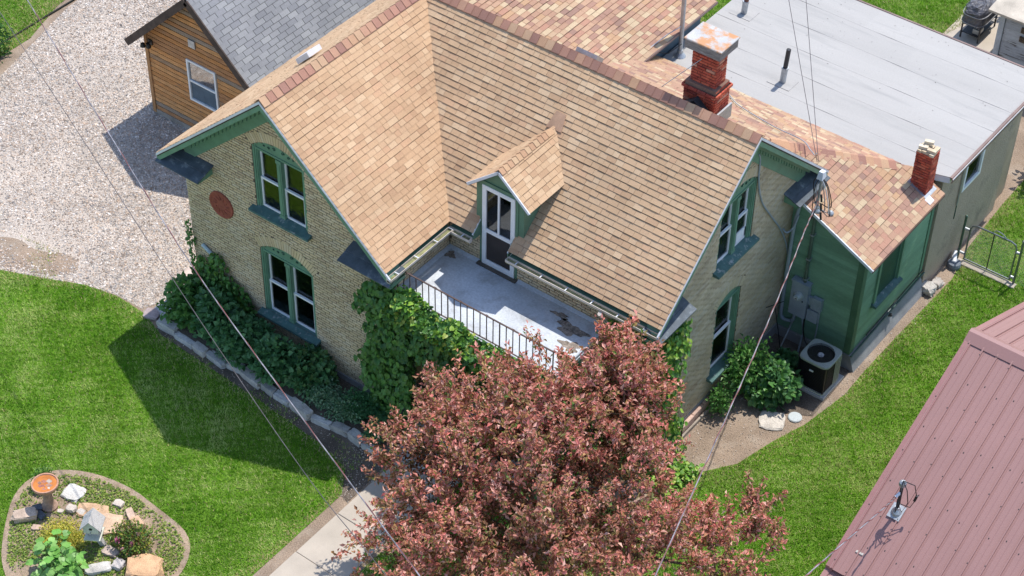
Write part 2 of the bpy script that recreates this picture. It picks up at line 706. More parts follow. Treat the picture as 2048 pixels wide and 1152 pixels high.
def make_window(parent, o, u, n, op, lights=2, sill_w=.16, green=True, curtain=False, ornament=True, name='window', ac=False):
    """double-hung window in an arched brick opening: casing, mullion, sashes, panes, sill"""
    u, n = unit(u), unit(n)
    Z = np.array((0, 0, 1.0))
    o = np.array(o, float)
    P = lambda a, z, d: o + u * a + Z * z + n * d
    gm, wm = MATS['green_paint'], MATS['white_paint']
    uc, a, z0, zs = op['uc'], op['a'], op['z0'], op['zs']
    jw = .085
    frame = MB()

    def slat(mb, u0, u1, za, zb, d0, d1):
        mb.hexa([P(u0, za, d1), P(u1, za, d1), P(u1, za, d0), P(u0, za, d0), P(u0, zb, d1), P(u1, zb, d1), P(u1, zb, d0), P(u0, zb, d0)])
    # casing: stepped jambs, deeper than the wall
    for s in (-1, 1):
        e = uc + s * a
        slat(frame, min(e, e - s * jw), max(e, e - s * jw), z0, zs, -.14, -.035)
        slat(frame, min(e, e - s * jw * .55), max(e, e - s * jw * .55), z0, zs, -.14, -.015)
        slat(frame, min(e - s * .06, e - s * (jw + .022)), max(e - s * .06, e - s * (jw + .022)), z0, zs, -.14, -.055)
    slat(frame, uc - a, uc + a, z0, z0 + .03, -.15, -.132)
    W = frame.build(name, gm, parent)
    top = zs - .02
    ap = MB()                                     # panel that fills the arch
    if op.get('rise', 0) > 0:
        pts = [p for p in arch_poly(op, .0) if p[1] > zs - .001]
        pts = [(uc - a, zs - .09), (uc + a, zs - .09)] + pts
        ap.prism([P(x, z, -.05) for x, z in pts], -n * .06)
        rim = arch_poly(op, 0.0)[2:]
        rin = arch_poly(op, .045)[2:]
        for i in range(len(rim) - 1):
            q = [P(*rim[i], -.02), P(*rim[i + 1], -.02), P(*rin[i + 1], -.02), P(*rin[i], -.02)]
            ap.prism(q, -n * .08)
        slat(ap, uc - a, uc + a, zs - .10, zs - .05, -.12, -.03)
        ap.build('arch_panel', gm, W)
        if ornament:
            orn = MB()
            for s in (-1, 1):
                for ox, rr in ((.12, .045), (.27, .035), (.40, .024)):
                    if ox + rr > a - .1:
                        continue
                    cz = zs + (op['rise'] * .42 if ox < .2 else op['rise'] * .28)
                    pts = []
                    for i in range(22):
                        t = i / 21 * 4.2 * math.pi * .5
                        r = rr * (1 - i / 21 * .75)
                        pts.append(P(uc + s * (ox + r * math.cos(t)), cz + r * math.sin(t), -.044))
                    orn.tube(pts, .008, 5)
            orn.build('scroll_ornament', MATS['green_dark'], W)
        top = zs - .10
    else:
        slat(ap, uc - a, uc + a, zs - .09, zs, -.12, -.03)
        ap.build('head_casing', gm, W)
        top = zs - .09
    # mullion
    spans = []
    inner0, inner1 = uc - a + jw + .022, uc + a - jw - .022
    if lights == 2:
        mu = MB()
        slat(mu, uc - .06, uc + .06, z0, top, -.14, -.02)
        slat(mu, uc - .03, uc + .03, z0 + .1, top - .1, -.14, -.008)
        slat(mu, uc - .075, uc + .075, z0, z0 + .09, -.14, -.006)
        slat(mu, uc - .075, uc + .075, top - .09, top, -.14, -.006)
        mu.build('mullion', gm, W)
        spans = [(inner0, uc - .06), (uc + .06, inner1)]
    else:
        spans = [(inner0, inner1)]
    mid = z0 + (top - z0) * .5
    for k, (s0, s1) in enumerate(spans):
        lo = MB()
        f = .04
        slat(lo, s0, s0 + f, z0, mid + .02, -.13, -.085)
        slat(lo, s1 - f, s1, z0, mid + .02, -.13, -.085)
        slat(lo, s0, s1, z0, z0 + .06, -.13, -.083)
        slat(lo, s0, s1, mid - .022, mid + .026, -.13, -.081)
        lo.build('lower_sash', wm, W)
        up = MB()
        slat(up, s0, s0 + f, mid + .02, top, -.17, -.125)
        slat(up, s1 - f, s1, mid + .02, top, -.17, -.125)
        slat(up, s0, s1, top - .045, top, -.17, -.123)
        up.build('upper_sash', wm, W)
        for za, zb, d in ((z0 + .06, mid - .02, -.108), (mid + .02, top - .04, -.15)):
            g = MB()
            q = [P(s0 + f * .8, za, d), P(s1 - f * .8, za, d), P(s1 - f * .8, zb, d), P(s0 + f * .8, zb, d)]
            g.prism(q, -n * .004)
            g.build('pane', MATS['window_glass'], W)
        if curtain:
            cu = MB()
            m = 10
            for i in range(m):
                t0, t1 = s0 + .03 + i * .03, s0 + .03 + (i + 1) * .03
                d0, d1 = (-.26, -.23) if i % 2 else (-.23, -.26)
                cu.add([P(t0, z0 + .02, d0), P(t1, z0 + .02, d1), P(t1, top, d1), P(t0, top, d0)], [(0, 1, 2, 3)])
            cu.build('curtain', MATS['curtain'], W)
    bk = MB()                                     # dim room seen through the glass: back wall, side walls, floor
    q = [P(uc - a - .3, z0 - .3, -1.3), P(uc + a + .3, z0 - .3, -1.3), P(uc + a + .3, zs + .3, -1.3), P(uc - a - .3, zs + .3, -1.3)]
    q2 = [P(uc - a - .3, z0 - .3, -.22), P(uc + a + .3, z0 - .3, -.22), P(uc + a + .3, zs + .3, -.22), P(uc - a - .3, zs + .3, -.22)]
    bk.add(q + q2, [(0, 1, 2, 3), (4, 5, 1, 0), (5, 6, 2, 1), (6, 7, 3, 2), (7, 4, 0, 3)])
    bk.build('room_lining', MATS['room_dark'], W)
    if sill_w:
        s = MB()
        e = .11
        s.hexa([P(uc - a - e, z0 - .09, sill_w), P(uc + a + e, z0 - .09, sill_w), P(uc + a + e, z0 - .09, -.02), P(uc - a - e, z0 - .09, -.02),
                P(uc - a - e, z0 - .035, sill_w), P(uc + a + e, z0 - .035, sill_w), P(uc + a + e, z0 + .012, -.02), P(uc - a - e, z0 + .012, -.02)])
        s.hexa([P(uc - a, z0 - .05, -.021), P(uc + a, z0 - .05, -.021), P(uc + a, z0 - .05, -.18), P(uc - a, z0 - .05, -.18),
                P(uc - a, z0 + .012, -.021), P(uc + a, z0 + .012, -.021), P(uc + a, z0 + .02, -.18), P(uc - a, z0 + .02, -.18)])
        s.build('sill', MATS['sill_paint'], W)
    return W


def siding(parent, o, u, n, z0, z1, ext, mat, step=.115, holes=(), name='plank', palette=((.5, .5, .5),), lap=.014, under=.006, jointed=None, gap=.0):
    """lapped boards, each a piece of its own"""
    u, n = unit(u), unit(n)
    Z = np.array((0, 0, 1.0))
    o = np.array(o, float)
    P = lambda a, z, d: o + u * a + Z * z + n * d
    z = z0
    while z < z1 - .02:
        zt = min(z + step, z1)
        zm = (z + zt) / 2
        iv = [ext(zm)]
        for (a, b, c, d) in holes:
            if c < zm < d:
                iv = intervals_minus(iv, a, b)
        if jointed:
            nv = []
            for a, b in iv:
                while b - a > jointed * 1.5:
                    c = a + random.uniform(.5, 1.0) * jointed
                    nv.append((a, c - .002))
                    a = c + .002
                nv.append((a, b))
            iv = nv
        for a, b in iv:
            if b - a < .03:
                continue
            mb = MB()
            w0, w1 = random.uniform(-.002, .002), random.uniform(-.002, .002)
            mb.hexa([P(a, z + .002, lap + w0), P(b, z + .002, lap + w1), P(b, z + .002, -.01), P(a, z + .002, -.01),
                     P(a, zt + .012 - gap, under), P(b, zt + .012 - gap, under), P(b, zt + .012 - gap, -.01), P(a, zt + .012 - gap, -.01)], random.choice(palette))
            mb.build(name, mat, parent)
        z += step


def wall_slab(mb, o, u, n, poly, thick=.15, col=(.3, .3, .3), back=0.0):
    u, n = unit(u), unit(n)
    o = np.array(o, float)
    mb.prism([o + u * a + np.array((0, 0, z)) + n * -back for a, z in poly], -n * thick, col)


# ------------------------------------------------------------------ foliage
def leaf_mesh(P, D, N, size, palette, weights=None, wid=.5, fold=.18, curl=.25, colvar=.18):
    """P base points, D leaf direction, N leaf normal (n,3); four-cornered folded leaves"""
    n = len(P)
    D = D / (np.linalg.norm(D, axis=1, keepdims=True) + 1e-9)
    S = np.cross(D, N)
    S /= (np.linalg.norm(S, axis=1, keepdims=True) + 1e-9)
    N = np.cross(S, D)
    sz = np.asarray(size).reshape(-1, 1) * np.ones((n, 1))
    mid = P + D * sz * .45
    a = P
    b = mid + S * sz * wid * .5 + N * sz * fold
    c = P + D * sz - N * sz * curl
    d = mid - S * sz * wid * .5 + N * sz * fold
    V = np.stack([a, b, c, d], 1).reshape(-1, 3)
    i = np.arange(n)[:, None] * 4
    F = np.concatenate([i + np.array([[0, 2, 1]]), i + np.array([[0, 3, 2]])], 1).reshape(-1, 3)
    pal = np.array(palette)
    idx = RNG.choice(len(pal), n, p=None if weights is None else np.array(weights) / sum(weights))
    c = pal[idx] * (1 + RNG.uniform(-colvar, colvar, (n, 1)))
    return V, F, np.repeat(c, 2, 0)


def lobed_leaf(P, D, N, size, palette, fold=.1, curl=.2, points=5):
    """broader leaves with a drawn-in base: fan of triangles round the midrib (8 corners)"""
    n = len(P)
    D = D / (np.linalg.norm(D, axis=1, keepdims=True) + 1e-9)
    S = np.cross(D, N)
    S /= (np.linalg.norm(S, axis=1, keepdims=True) + 1e-9)
    N = np.cross(S, D)
    sz = np.asarray(size).reshape(-1, 1) * np.ones((n, 1))
    prof = [(0, 0, 0), (.32, -.08, .08), (.46, .25, .1), (.30, .68, .02), (0, 1.0, -.25), (-.30, .68, .02), (-.46, .25, .1), (-.32, -.08, .08)]
    vs = [P + S * sz * x + D * sz * y + N * sz * z * (fold * 10 if z > 0 else curl * 4) for x, y, z in prof]
    vs.append(P + D * sz * .45)
    V = np.stack(vs, 1).reshape(-1, 3)
    i = np.arange(n)[:, None] * 9
    tri = []
    for k in range(8):
        tri.append(i + np.array([[8, k, (k + 1) % 8]]))
    F = np.concatenate(tri, 1).reshape(-1, 3)
    pal = np.array(palette)
    c = pal[RNG.integers(0, len(pal), n)] * (1 + RNG.uniform(-.18, .18, (n, 1)))
    return V, F, np.repeat(c, 8, 0)


def rand_dirs(n, up=0.0):
    d = RNG.normal(size=(n, 3))
    d[:, 2] += up
    return d / np.linalg.norm(d, axis=1, keepdims=True)


def foliage_obj(name, parts, mat, parent=None, org=(0, 0, 0), kind=None):
    V = np.concatenate([p[0] for p in parts])
    offs = np.cumsum([0] + [len(p[0]) for p in parts])[:-1]
    F = np.concatenate([p[1] + o for p, o in zip(parts, offs)])
    C = np.concatenate([p[2] for p in parts])
    o = ORG[parent.name] if parent is not None else np.array(org, float)
    me = raw_mesh(name, V - o, F, C, mat)
    return link(name, me, parent, o, kind)


def rock_mesh(c, size, seed=0, sub=2, rough=.18, flat=.0, yaw=0.0, boxy=.62):
    """lumpy stone: subdivided box, chamfered by pulling towards an ellipsoid, then jittered"""
    r = np.random.default_rng(seed)
    n = 4 if sub == 2 else 3
    g = np.linspace(-1, 1, n + 1)
    vs, fs, key = [], [], {}

    def vid(p):
        k = tuple(np.round(p, 4))
        if k not in key:
            key[k] = len(vs)
            vs.append(np.array(p, float))
        return key[k]
    for ax in range(3):
        for sg in (-1, 1):
            for i in range(n):
                for j in range(n):
                    q = []
                    for a, b in ((i, j), (i + 1, j), (i + 1, j + 1), (i, j + 1)):
                        p = [0, 0, 0]
                        p[ax] = sg
                        p[(ax + 1) % 3] = g[a]
                        p[(ax + 2) % 3] = g[b]
                        q.append(vid(p))
                    fs.append(q if sg > 0 else q[::-1])
    V = np.array(vs)
    S = V / np.linalg.norm(V, axis=1, keepdims=True)
    V = V * boxy + S * (1.07 - boxy)
    V += r.normal(size=V.shape) * rough * .5
    V[:, 2] = np.where(V[:, 2] > .55 + flat, .55 + flat + (V[:, 2] - .55 - flat) * .3, V[:, 2])
    V = V * np.array(size) / 2
    cy, sy = math.cos(yaw), math.sin(yaw)
    V = V @ np.array([[cy, sy, 0], [-sy, cy, 0], [0, 0, 1]])
    V[:, 2] -= V[:, 2].min() * .85
    return V + np.array(c, float), fs


def rock(name, c, size, mat, text, cat='rock', group=None, seed=0, col=(.5, .4, .3), rough=.18, yaw=0.0, parent=None, flat=0.0):
    V, F = rock_mesh((0, 0, 0), size, seed, 2, rough, flat, yaw)
    me = raw_mesh(name, V, F, [col] * len(F), mat)
    o = link(name, me, parent, c)
    if parent is None:
        label(o, text, cat, group)
    else:
        o.location = Vector(np.array(c) - ORG[parent.name])
    return o
# ------------------------------------------------------------------ material set
M('shingle', attr=True, rough=.9, var=.10, vscale=.8, fine=.34, fscale=260, bump=.5, bscale=350, dist=.004)
M('cap', attr=True, rough=.9, var=.08, vscale=2, fine=.34, fscale=260, bump=.5, bscale=350, dist=.004)
M('brick', attr=True, rough=.85, var=.13, vscale=1.6, fine=.15, fscale=90, bump=.4, bscale=160, dist=.004)
M('red_brick', attr=True, rough=.85, var=.3, vscale=7, fine=.25, fscale=90, bump=.7, bscale=120, dist=.006, stain=(.50, .28, .19), sscale=9, slo=.63, shi=.70)
M('mortar', (.13, .10, .07), rough=.95, var=.2, fine=.2)
M('red_mortar', (.20, .12, .09), rough=.95, var=.2, fine=.2)
M('green_paint', (.14, .265, .175), rough=.55, var=.12, vscale=4, fine=.06, bump=.15, stain=(.15, .22, .17), sscale=14, slo=.66, shi=.74)
M('green_dark', (.02, .07, .05), rough=.6, var=.1)
M('green_siding', attr=True, rough=.6, var=.15, vscale=2.5, fine=.1, fscale=40, bump=.25, bscale=50, stain=(.34, .40, .34), sscale=8, slo=.69, shi=.74, stretch=(.35, .35, 2.2))
M('white_paint', (.78, .79, .80), rough=.5, var=.05, fine=.03, bump=.05)
M('trim_white', (.68, .70, .74), rough=.45, var=.1, fine=.05, bump=.05)
M('sill_paint', (.075, .15, .14), rough=.7, var=.2, vscale=6, bump=.4, stain=(.33, .35, .34), sscale=7, slo=.56, shi=.68)
M('slate_return', (.085, .105, .125), rough=.6, var=.25, vscale=5, bump=.35, stain=(.24, .27, .29), sscale=5, slo=.58, shi=.72)
M('curtain', (.62, .64, .62), rough=.9, trans=.3)
M('room_dark', (.025, .026, .03), rough=.9, bump=0)
glass_mat('window_glass', .05, (.5, .55, .55), .6)
M('concrete_grey', (.36, .36, .36), rough=.9, var=.2, vscale=2, fine=.12, bump=.4, stain=(.22, .22, .22), sscale=3)
M('concrete_walk', (.47, .41, .34), rough=.9, var=.10, vscale=1.5, fine=.1, fscale=120, bump=.35, stain=(.40, .34, .28), sscale=2.2, slo=.6, shi=.78)
M('deck_coating', (.50, .53, .56), rough=.75, var=.14, vscale=1.3, fine=.12, fscale=22, bump=.5, bscale=24, stain=(.27, .26, .245), sscale=2.2, slo=.54, shi=.80)
M('foundation', (.30, .29, .28), rough=.92, var=.2, vscale=2, bump=.5, bscale=40, stain=(.45, .42, .39), sscale=3, slo=.6, shi=.72)
M('stucco', (.42, .34, .26), rough=.95, var=.10, vscale=1.2, fine=.12, fscale=50, bump=.9, bscale=26, dist=.03, stain=(.18, .16, .135), sscale=1.2, slo=.55, shi=.8)
M('black_metal', (.012, .012, .013), rough=.45, spec=.5, var=.1, bump=.05)
M('galvanised', (.42, .44, .46), rough=.45, metallic=.6, var=.15, vscale=8, bump=.05)
M('grey_box', (.33, .38, .43), rough=.5, metallic=.15, var=.12, vscale=4, bump=.08)
M('dark_metal', (.05, .05, .055), rough=.5, metallic=.4, var=.15)
M('stone', attr=True, rough=.93, var=.22, vscale=5, fine=.2, fscale=45, bump=.9, bscale=22, dist=.02)
M('wood_weathered', attr=True, rough=.9, var=.32, vscale=5, fine=.28, fscale=40, bump=.5, bscale=40, stretch=(1.0, 1.0, 9), stain=(.17, .15, .14), sscale=3.2, slo=.56, shi=.70)
M('leaf', attr=True, rough=.45, spec=.4, var=.10, vscale=1.5, fine=.1, bump=0, trans=.28)
M('plum_leaf', attr=True, rough=.48, spec=.28, var=.12, vscale=1.0, fine=.1, bump=0, trans=.3)
M('grass', attr=True, rough=.6, spec=.25, var=.12, vscale=.9, fine=.1, bump=0, trans=.3)
M('bark', (.09, .065, .05), rough=.95, var=.3, vscale=9, bump=.8, bscale=30, stretch=(1, 1, .25))

# ------------------------------------------------------------------ ground sheets
M('soil', (.30, .225, .165), rough=1, var=.22, vscale=1.1, fine=.3, fscale=35, bump=1.0, bscale=30, dist=.03, stain=(.40, .33, .26), sscale=1.6, slo=.5, shi=.75)
M('lawn_sheet', (.10, .20, .018), rough=1, var=.25, vscale=.8, fine=.4, fscale=30, bump=1.0, bscale=40, dist=.03)
M('gravel_sheet', (.50, .43, .365), rough=1, var=.18, vscale=.7, fine=.4, fscale=32, bump=1.0, bscale=38, dist=.03, stain=(.33, .255, .19), sscale=.9, slo=.62, shi=.8)
M('bed_soil', (.34, .25, .175), rough=1, var=.25, vscale=2, fine=.35, fscale=50, bump=1.0, bscale=45, dist=.03, stain=(.45, .36, .28), sscale=3, slo=.5, shi=.75)
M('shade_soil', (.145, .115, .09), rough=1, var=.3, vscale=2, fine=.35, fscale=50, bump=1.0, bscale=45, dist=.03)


def sheet(name, poly, z, mat, kind='structure'):
    # fan of a polygon that is star-shaped round its centroid, or n-gon
    me = raw_mesh(name, np.array([(x, y, z) for x, y in poly]), [list(range(len(poly)))], [(.5, .5, .5)], MATS[mat])
    o = link(name, me, None, (0, 0, 0), kind)
    return o


def ccw(poly):
    a = sum(poly[i][0] * poly[(i + 1) % len(poly)][1] - poly[(i + 1) % len(poly)][0] * poly[i][1] for i in range(len(poly)))
    return poly if a > 0 else poly[::-1]


def smooth_closed(poly, it=2):
    for _ in range(it):
        q = []
        for i in range(len(poly)):
            a, b = poly[i], poly[(i + 1) % len(poly)]
            q += [(a[0] * .75 + b[0] * .25, a[1] * .75 + b[1] * .25), (a[0] * .25 + b[0] * .75, a[1] * .25 + b[1] * .75)]
        poly = q
    return poly


sheet('ground', [(-250, -250), (250, -250), (250, 250), (-250, 250)], 0.0, 'soil')
GRAVEL = ccw([(-10.0, 1.0), (-10.1, 3.0), (-10.55, 4.6), (-11.0, 6.1), (-11.3, 8.2), (-11.6, 14), (.3, 14), (.3, .3), (-.45, -.1), (-.75, -.8), (-.87, -1.05), (-1.6, -1.08),
              (-2.47, -1.29), (-3.4, -1.72), (-4.4, -2.15), (-6.5, -3.0), (-10, -4)])
sheet('gravel_driveway', GRAVEL, .004, 'gravel_sheet')
LAWN_FRONT = ccw([(-12, -4.6), (-10, -4), (-6.5, -3.0), (-4.4, -2.15), (-3.4, -1.72), (-2.47, -1.29), (-1.6, -1.10), (-.7, -1.13), (.1, -1.40), (1.5, -1.47), (3.4, -1.56), (5.2, -1.70),
                  (6.0, -1.9), (6.42, -2.5), (6.42, -14), (-12, -14)])
ISLAND = ccw(smooth_closed([(1.62, -7.45), (1.0, -6.6), (1.05, -5.85), (1.75, -5.3), (2.8, -5.05), (3.7, -5.12), (4.7, -5.2), (5.2, -5.75), (5.35, -6.5), (5.2, -7.4), (4.4, -8.2), (3.2, -8.5), (2.3, -8.15)]))
LAWN_SIDE = ccw([(8.05, -14), (24, -14), (24, 24), (12.9, 24), (13.0, 14.4), (13.08, 12.6), (13.3, 11.4), (13.28, 10.6), (13.22, 8.6), (13.2, 7.3), (13.22, 6.5), (13.0, 5.2), (12.7, 4.3),
                 (12.45, 3.3), (11.95, 2.6), (11.7, 1.6), (11.0, .6), (10.0, -.35), (8.05, -.45)])
LAWN_REAR = ccw([(-2, 16.4), (8.3, 16.4), (8.42, 18.5), (8.5, 20.0), (8.75, 21.2), (9.0, 26), (-2, 30)])
LAWN_FAR = ccw([(-10.7, 1.0), (-10.75, 4.6), (-11.3, 6.1), (-11.6, 8.2), (-12.0, 14), (-30, 14), (-30, 1)])
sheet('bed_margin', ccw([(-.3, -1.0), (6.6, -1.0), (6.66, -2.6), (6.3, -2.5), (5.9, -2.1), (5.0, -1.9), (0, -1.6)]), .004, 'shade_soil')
sheet('dirt_patch', ccw(smooth_closed([(-6.2, -2.5), (-5.6, -1.7), (-5.0, -1.1), (-4.2, -1.2), (-3.5, -.7), (-2.9, -1.0), (-3.2, -1.5), (-4.2, -1.95), (-5.0, -2.3)])), .007, 'soil')
sheet('front_lawn', LAWN_FRONT, .008, 'lawn_sheet')
sheet('side_lawn', LAWN_SIDE, .008, 'lawn_sheet')
sheet('rear_lawn', LAWN_REAR, .008, 'lawn_sheet')
sheet('far_lawn', LAWN_FAR, .008, 'lawn_sheet')
sheet('island_bed', ISLAND, .03, 'bed_soil')
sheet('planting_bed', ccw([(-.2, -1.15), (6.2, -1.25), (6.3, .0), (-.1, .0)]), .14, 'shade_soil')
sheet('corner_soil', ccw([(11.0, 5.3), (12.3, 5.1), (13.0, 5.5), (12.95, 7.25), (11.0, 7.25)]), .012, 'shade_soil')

# concrete walk: slabs with joints
walk = thing('front_walk', 'pale concrete garden walk running up to the porch steps', 'walkway', (7.3, -6, 0))
del walk['label'], walk['category']
walk['kind'] = 'structure'
y = -13.2
while y < -1.2:
    y1 = min(y + 1.28, -1.0)
    MB().bbox((6.7 + random.uniform(-.004, .004), y + .006, -.05), (7.95, y1 - .006, .035 + random.uniform(-.003, .003)), .008).build('walk_slab', MATS['concrete_walk'], walk)
    y = y1
# rear patio pad
MB().bbox((8.42, 15.9, -.05), (10.2, 26, .03), .01).build('rear_patio_slab', MATS['concrete_walk'], None, kind='structure')


# ------------------------------------------------------------------ grass and gravel, as real pieces
def in_poly(P, poly):
    x, y = P[:, 0], P[:, 1]
    ins = np.zeros(len(P), bool)
    n = len(poly)
    for i in range(n):
        x0, y0 = poly[i]
        x1, y1 = poly[(i + 1) % n]
        c = ((y0 > y) != (y1 > y)) & (x < (x1 - x0) * (y - y0) / (y1 - y0 + 1e-12) + x0)
        ins ^= c
    return ins


def wob(P, s, k=0):
    x, y = P[:, 0] * s, P[:, 1] * s
    return (np.sin(x * 1.3 + 2.1 * np.sin(y * .9 + k) + k) + np.sin(y * 1.7 + 1.6 * np.sin(x * 1.1 + 2 * k)) + .6 * np.sin(x * 3.1 - y * 2.7 + k)) / 2.6


def in_view(P, z=0.0, m=160):
    Q = np.concatenate([P, np.full((len(P), 1), z)], 1) - CAM_LOC
    d = Q @ CAM_FWD
    X, Y = 1024 + FPX * (Q @ CAM_RIGHT) / d, 576 + FPX * (Q @ CAM_DOWN) / d
    return (X > -m) & (X < 2048 + m) & (Y > -m) & (Y < 1152 + m)


def scatter(poly, dens, holes=()):
    xs, ys = [p[0] for p in poly], [p[1] for p in poly]
    a, b = np.array((min(xs), min(ys))), np.array((max(xs), max(ys)))
    # cheap pre-cull on a coarse grid of cells
    out = []
    cell = .8
    gx, gy = np.meshgrid(np.arange(a[0], b[0], cell), np.arange(a[1], b[1], cell))
    cells = np.stack([gx.ravel(), gy.ravel()], 1)
    ok = in_view(cells + cell / 2, 0, 230)
    cells = cells[ok]
    k = int(dens * cell * cell)
    P = (cells[:, None, :] + RNG.random((len(cells), k, 2)) * cell).reshape(-1, 2)
    P = P[in_poly(P, poly) & in_view(P)]
    for h in holes:
        P = P[~in_poly(P, h)]
    return P


def grass(name, text, P, hgt=.05, dry=0.0, pal=None, wid=.0085, lushmap=True):
    n = len(P)
    a = RNG.random(n) * 6.283
    lean = RNG.random(n) * .9 + .15
    h = hgt * (.6 + .8 * RNG.random(n)) * (1 + .2 * wob(P, 1.1, 3) + .45 * wob(P, 14.0, 6))
    base = np.concatenate([P, np.full((n, 1), .006)], 1)
    dirv = np.stack([np.cos(a), np.sin(a), np.zeros(n)], 1)
    side = np.stack([-np.sin(a), np.cos(a), np.zeros(n)], 1)
    w = wid * (.7 + .7 * RNG.random(n))
    tip = base + dirv * (h * lean)[:, None] + np.array((0, 0, 1.0)) * (h * np.sqrt(np.maximum(.05, 1 - (lean * .6) ** 2)))[:, None]
    V = np.stack([base - side * w[:, None], base + side * w[:, None], tip], 1).reshape(-1, 3)
    F = np.arange(n * 3).reshape(-1, 3)
    t = np.clip(.56 + .30 * wob(P, .8, 1) + .26 * wob(P, 2.6, 2) + .22 * wob(P, 6.0, 5) + .30 * wob(P, 17.0, 4) + .10 * np.sin(P[:, 0] * 5.2 + P[:, 1] * 1.1) + RNG.normal(size=n) * .24, 0, 1)
    lush, mid, pale, straw = np.array((.10, .275, .012)), np.array((.22, .42, .022)), np.array((.56, .62, .23)), np.array((.58, .48, .24))
    c = lush + (mid - lush) * np.clip(t * 1.6, 0, 1)[:, None]
    c = c + (pale - c) * np.clip((t - .58) * 1.9, 0, .85)[:, None]
    d = RNG.random(n) < (dry if np.isscalar(dry) else dry)
    c[d] = straw * (.8 + .4 * RNG.random((d.sum(), 1)))
    c *= (.8 + .4 * RNG.random((n, 1)))
    me = raw_mesh(name, V, F, c, MATS['grass'])
    o = link(name, me, None, (0, 0, 0), 'stuff')
    return label(o, text, 'grass')


def edge_dry(P, poly, w=.25, base=.03):
    d = np.full(len(P), 9.0)
    for i in range(len(poly)):
        a, b = np.array(poly[i]), np.array(poly[(i + 1) % len(poly)])
        ab = b - a
        t = np.clip(((P - a) @ ab) / (ab @ ab + 1e-9), 0, 1)
        d = np.minimum(d, np.linalg.norm(P - a - t[:, None] * ab, axis=1))
    return base + .55 * np.exp(-d / w * 1.6)


def thin_edge(P, poly, w=.12):
    e = edge_dry(P, poly, w, 0)
    return P[RNG.random(len(P)) > e * 1.2]


P = thin_edge(scatter(LAWN_FRONT, 2600, [ISLAND]), LAWN_FRONT)
P = P[RNG.random(len(P)) > edge_dry(P, ISLAND, .1, 0)]
dr = np.clip(edge_dry(P, LAWN_FRONT, .22) + .35 * np.exp(-np.abs(P[:, 0] - 6.35) / .12), 0, .8)
grass('front_grass', 'mown green lawn grass in front of the shaded brick gable', P, dry=dr)
P = thin_edge(scatter(LAWN_SIDE, 2600), LAWN_SIDE)
grass('side_grass', 'mown green lawn grass between the house and the pink metal roof', P, dry=edge_dry(P, LAWN_SIDE, .3, .07))
Q = scatter([(-.2, -1.65), (-.2, -1.3), (6.1, -1.35), (6.4, -2.3), (5.9, -2.0)], 420)
grass('margin_grass', 'thin straggling grass between the edging stones and the shaded lawn', Q[wob(Q, 2.2, 3) > .05], dry=.3)
Q = scatter([(-6.4, -2.9), (-5.6, -1.2), (-2.6, -.5), (-2.2, -1.3), (-4.4, -2.2)], 700)
grass('drive_weeds', 'sparse weeds and straw on the bare patch of the gravel drive', Q[wob(Q, 2.0, 1) > .35], hgt=.035, dry=.6)
P = scatter(LAWN_REAR, 1800)
grass('rear_grass', 'patch of lawn grass behind the flat roof near the grill', P, hgt=.07, dry=edge_dry(P, LAWN_REAR, .35, .05))
P = scatter(LAWN_FAR, 1500)
grass('far_grass', 'sparse yellowing grass beyond the gravel drive', P, hgt=.06, dry=np.clip(edge_dry(P, LAWN_FAR, .6, .22), 0, .9))
# weeds on the island bed and tufts in the gravel edge
P = scatter(ISLAND, 1500)
keep = wob(P, 1.9, 5) + .35 * RNG.normal(size=len(P)) > -.12
P = P[keep & (edge_dry(P, ISLAND, .16, 0) < .16)]
P3 = np.concatenate([P, np.full((len(P), 1), .035)], 1)
P3[:, 2] += RNG.random(len(P)) * .03
lm = leaf_mesh(P3, rand_dirs(len(P), .3) * np.array((1, 1, .4)), np.tile((0, 0, 1.0), (len(P), 1)) + RNG.normal(size=(len(P), 3)) * .3, .035 + .03 * RNG.random(len(P)),
               [(.22, .33, .05), (.30, .40, .08), (.42, .46, .13), (.16, .26, .05)], wid=.7)
o = foliage_obj('ground_cover', [lm], MATS['leaf'], kind='stuff')
label(o, 'low yellow-green ground cover on the round island bed', 'ground cover')


def pebbles(name, text, P, smin, smax, pal, z=.004, dens_h=.5):
    n = len(P)
    s = smin + (smax - smin) * RNG.random(n) ** 2
    base = np.array([(1, 0, 0), (-1, 0, 0), (0, 1, 0), (0, -1, 0), (0, 0, 1), (0, 0, -.6)], float)
    tri = np.array([(0, 2, 4), (2, 1, 4), (1, 3, 4), (3, 0, 4), (2, 0, 5), (1, 2, 5), (3, 1, 5), (0, 3, 5)])
    sc = s[:, None] * np.stack([.7 + .6 * RNG.random(n), .6 + .5 * RNG.random(n), .4 + .4 * RNG.random(n)], 1)
    V = base[None] * sc[:, None, :]
    V += RNG.normal(size=V.shape) * (s * .16)[:, None, None]
    a = RNG.random(n) * 6.283
    ca, sa = np.cos(a), np.sin(a)
    x = V[:, :, 0] * ca[:, None] - V[:, :, 1] * sa[:, None]
    yv = V[:, :, 0] * sa[:, None] + V[:, :, 1] * ca[:, None]
    V = np.stack([x + P[:, :1], yv + P[:, 1:2], V[:, :, 2] + z + (sc[:, 2] * dens_h)[:, None]], 2).reshape(-1, 3)
    F = (np.arange(n)[:, None, None] * 6 + tri[None]).reshape(-1, 3)
    pal = np.array(pal)
    c = pal[RNG.integers(0, len(pal), n)] * (.75 + .5 * RNG.random((n, 1)))
    me = raw_mesh(name, V, F, np.repeat(c, 8, 0), MATS['stone'])
    o = link(name, me, None, (0, 0, 0), 'stuff')
    return label(o, text, 'gravel')


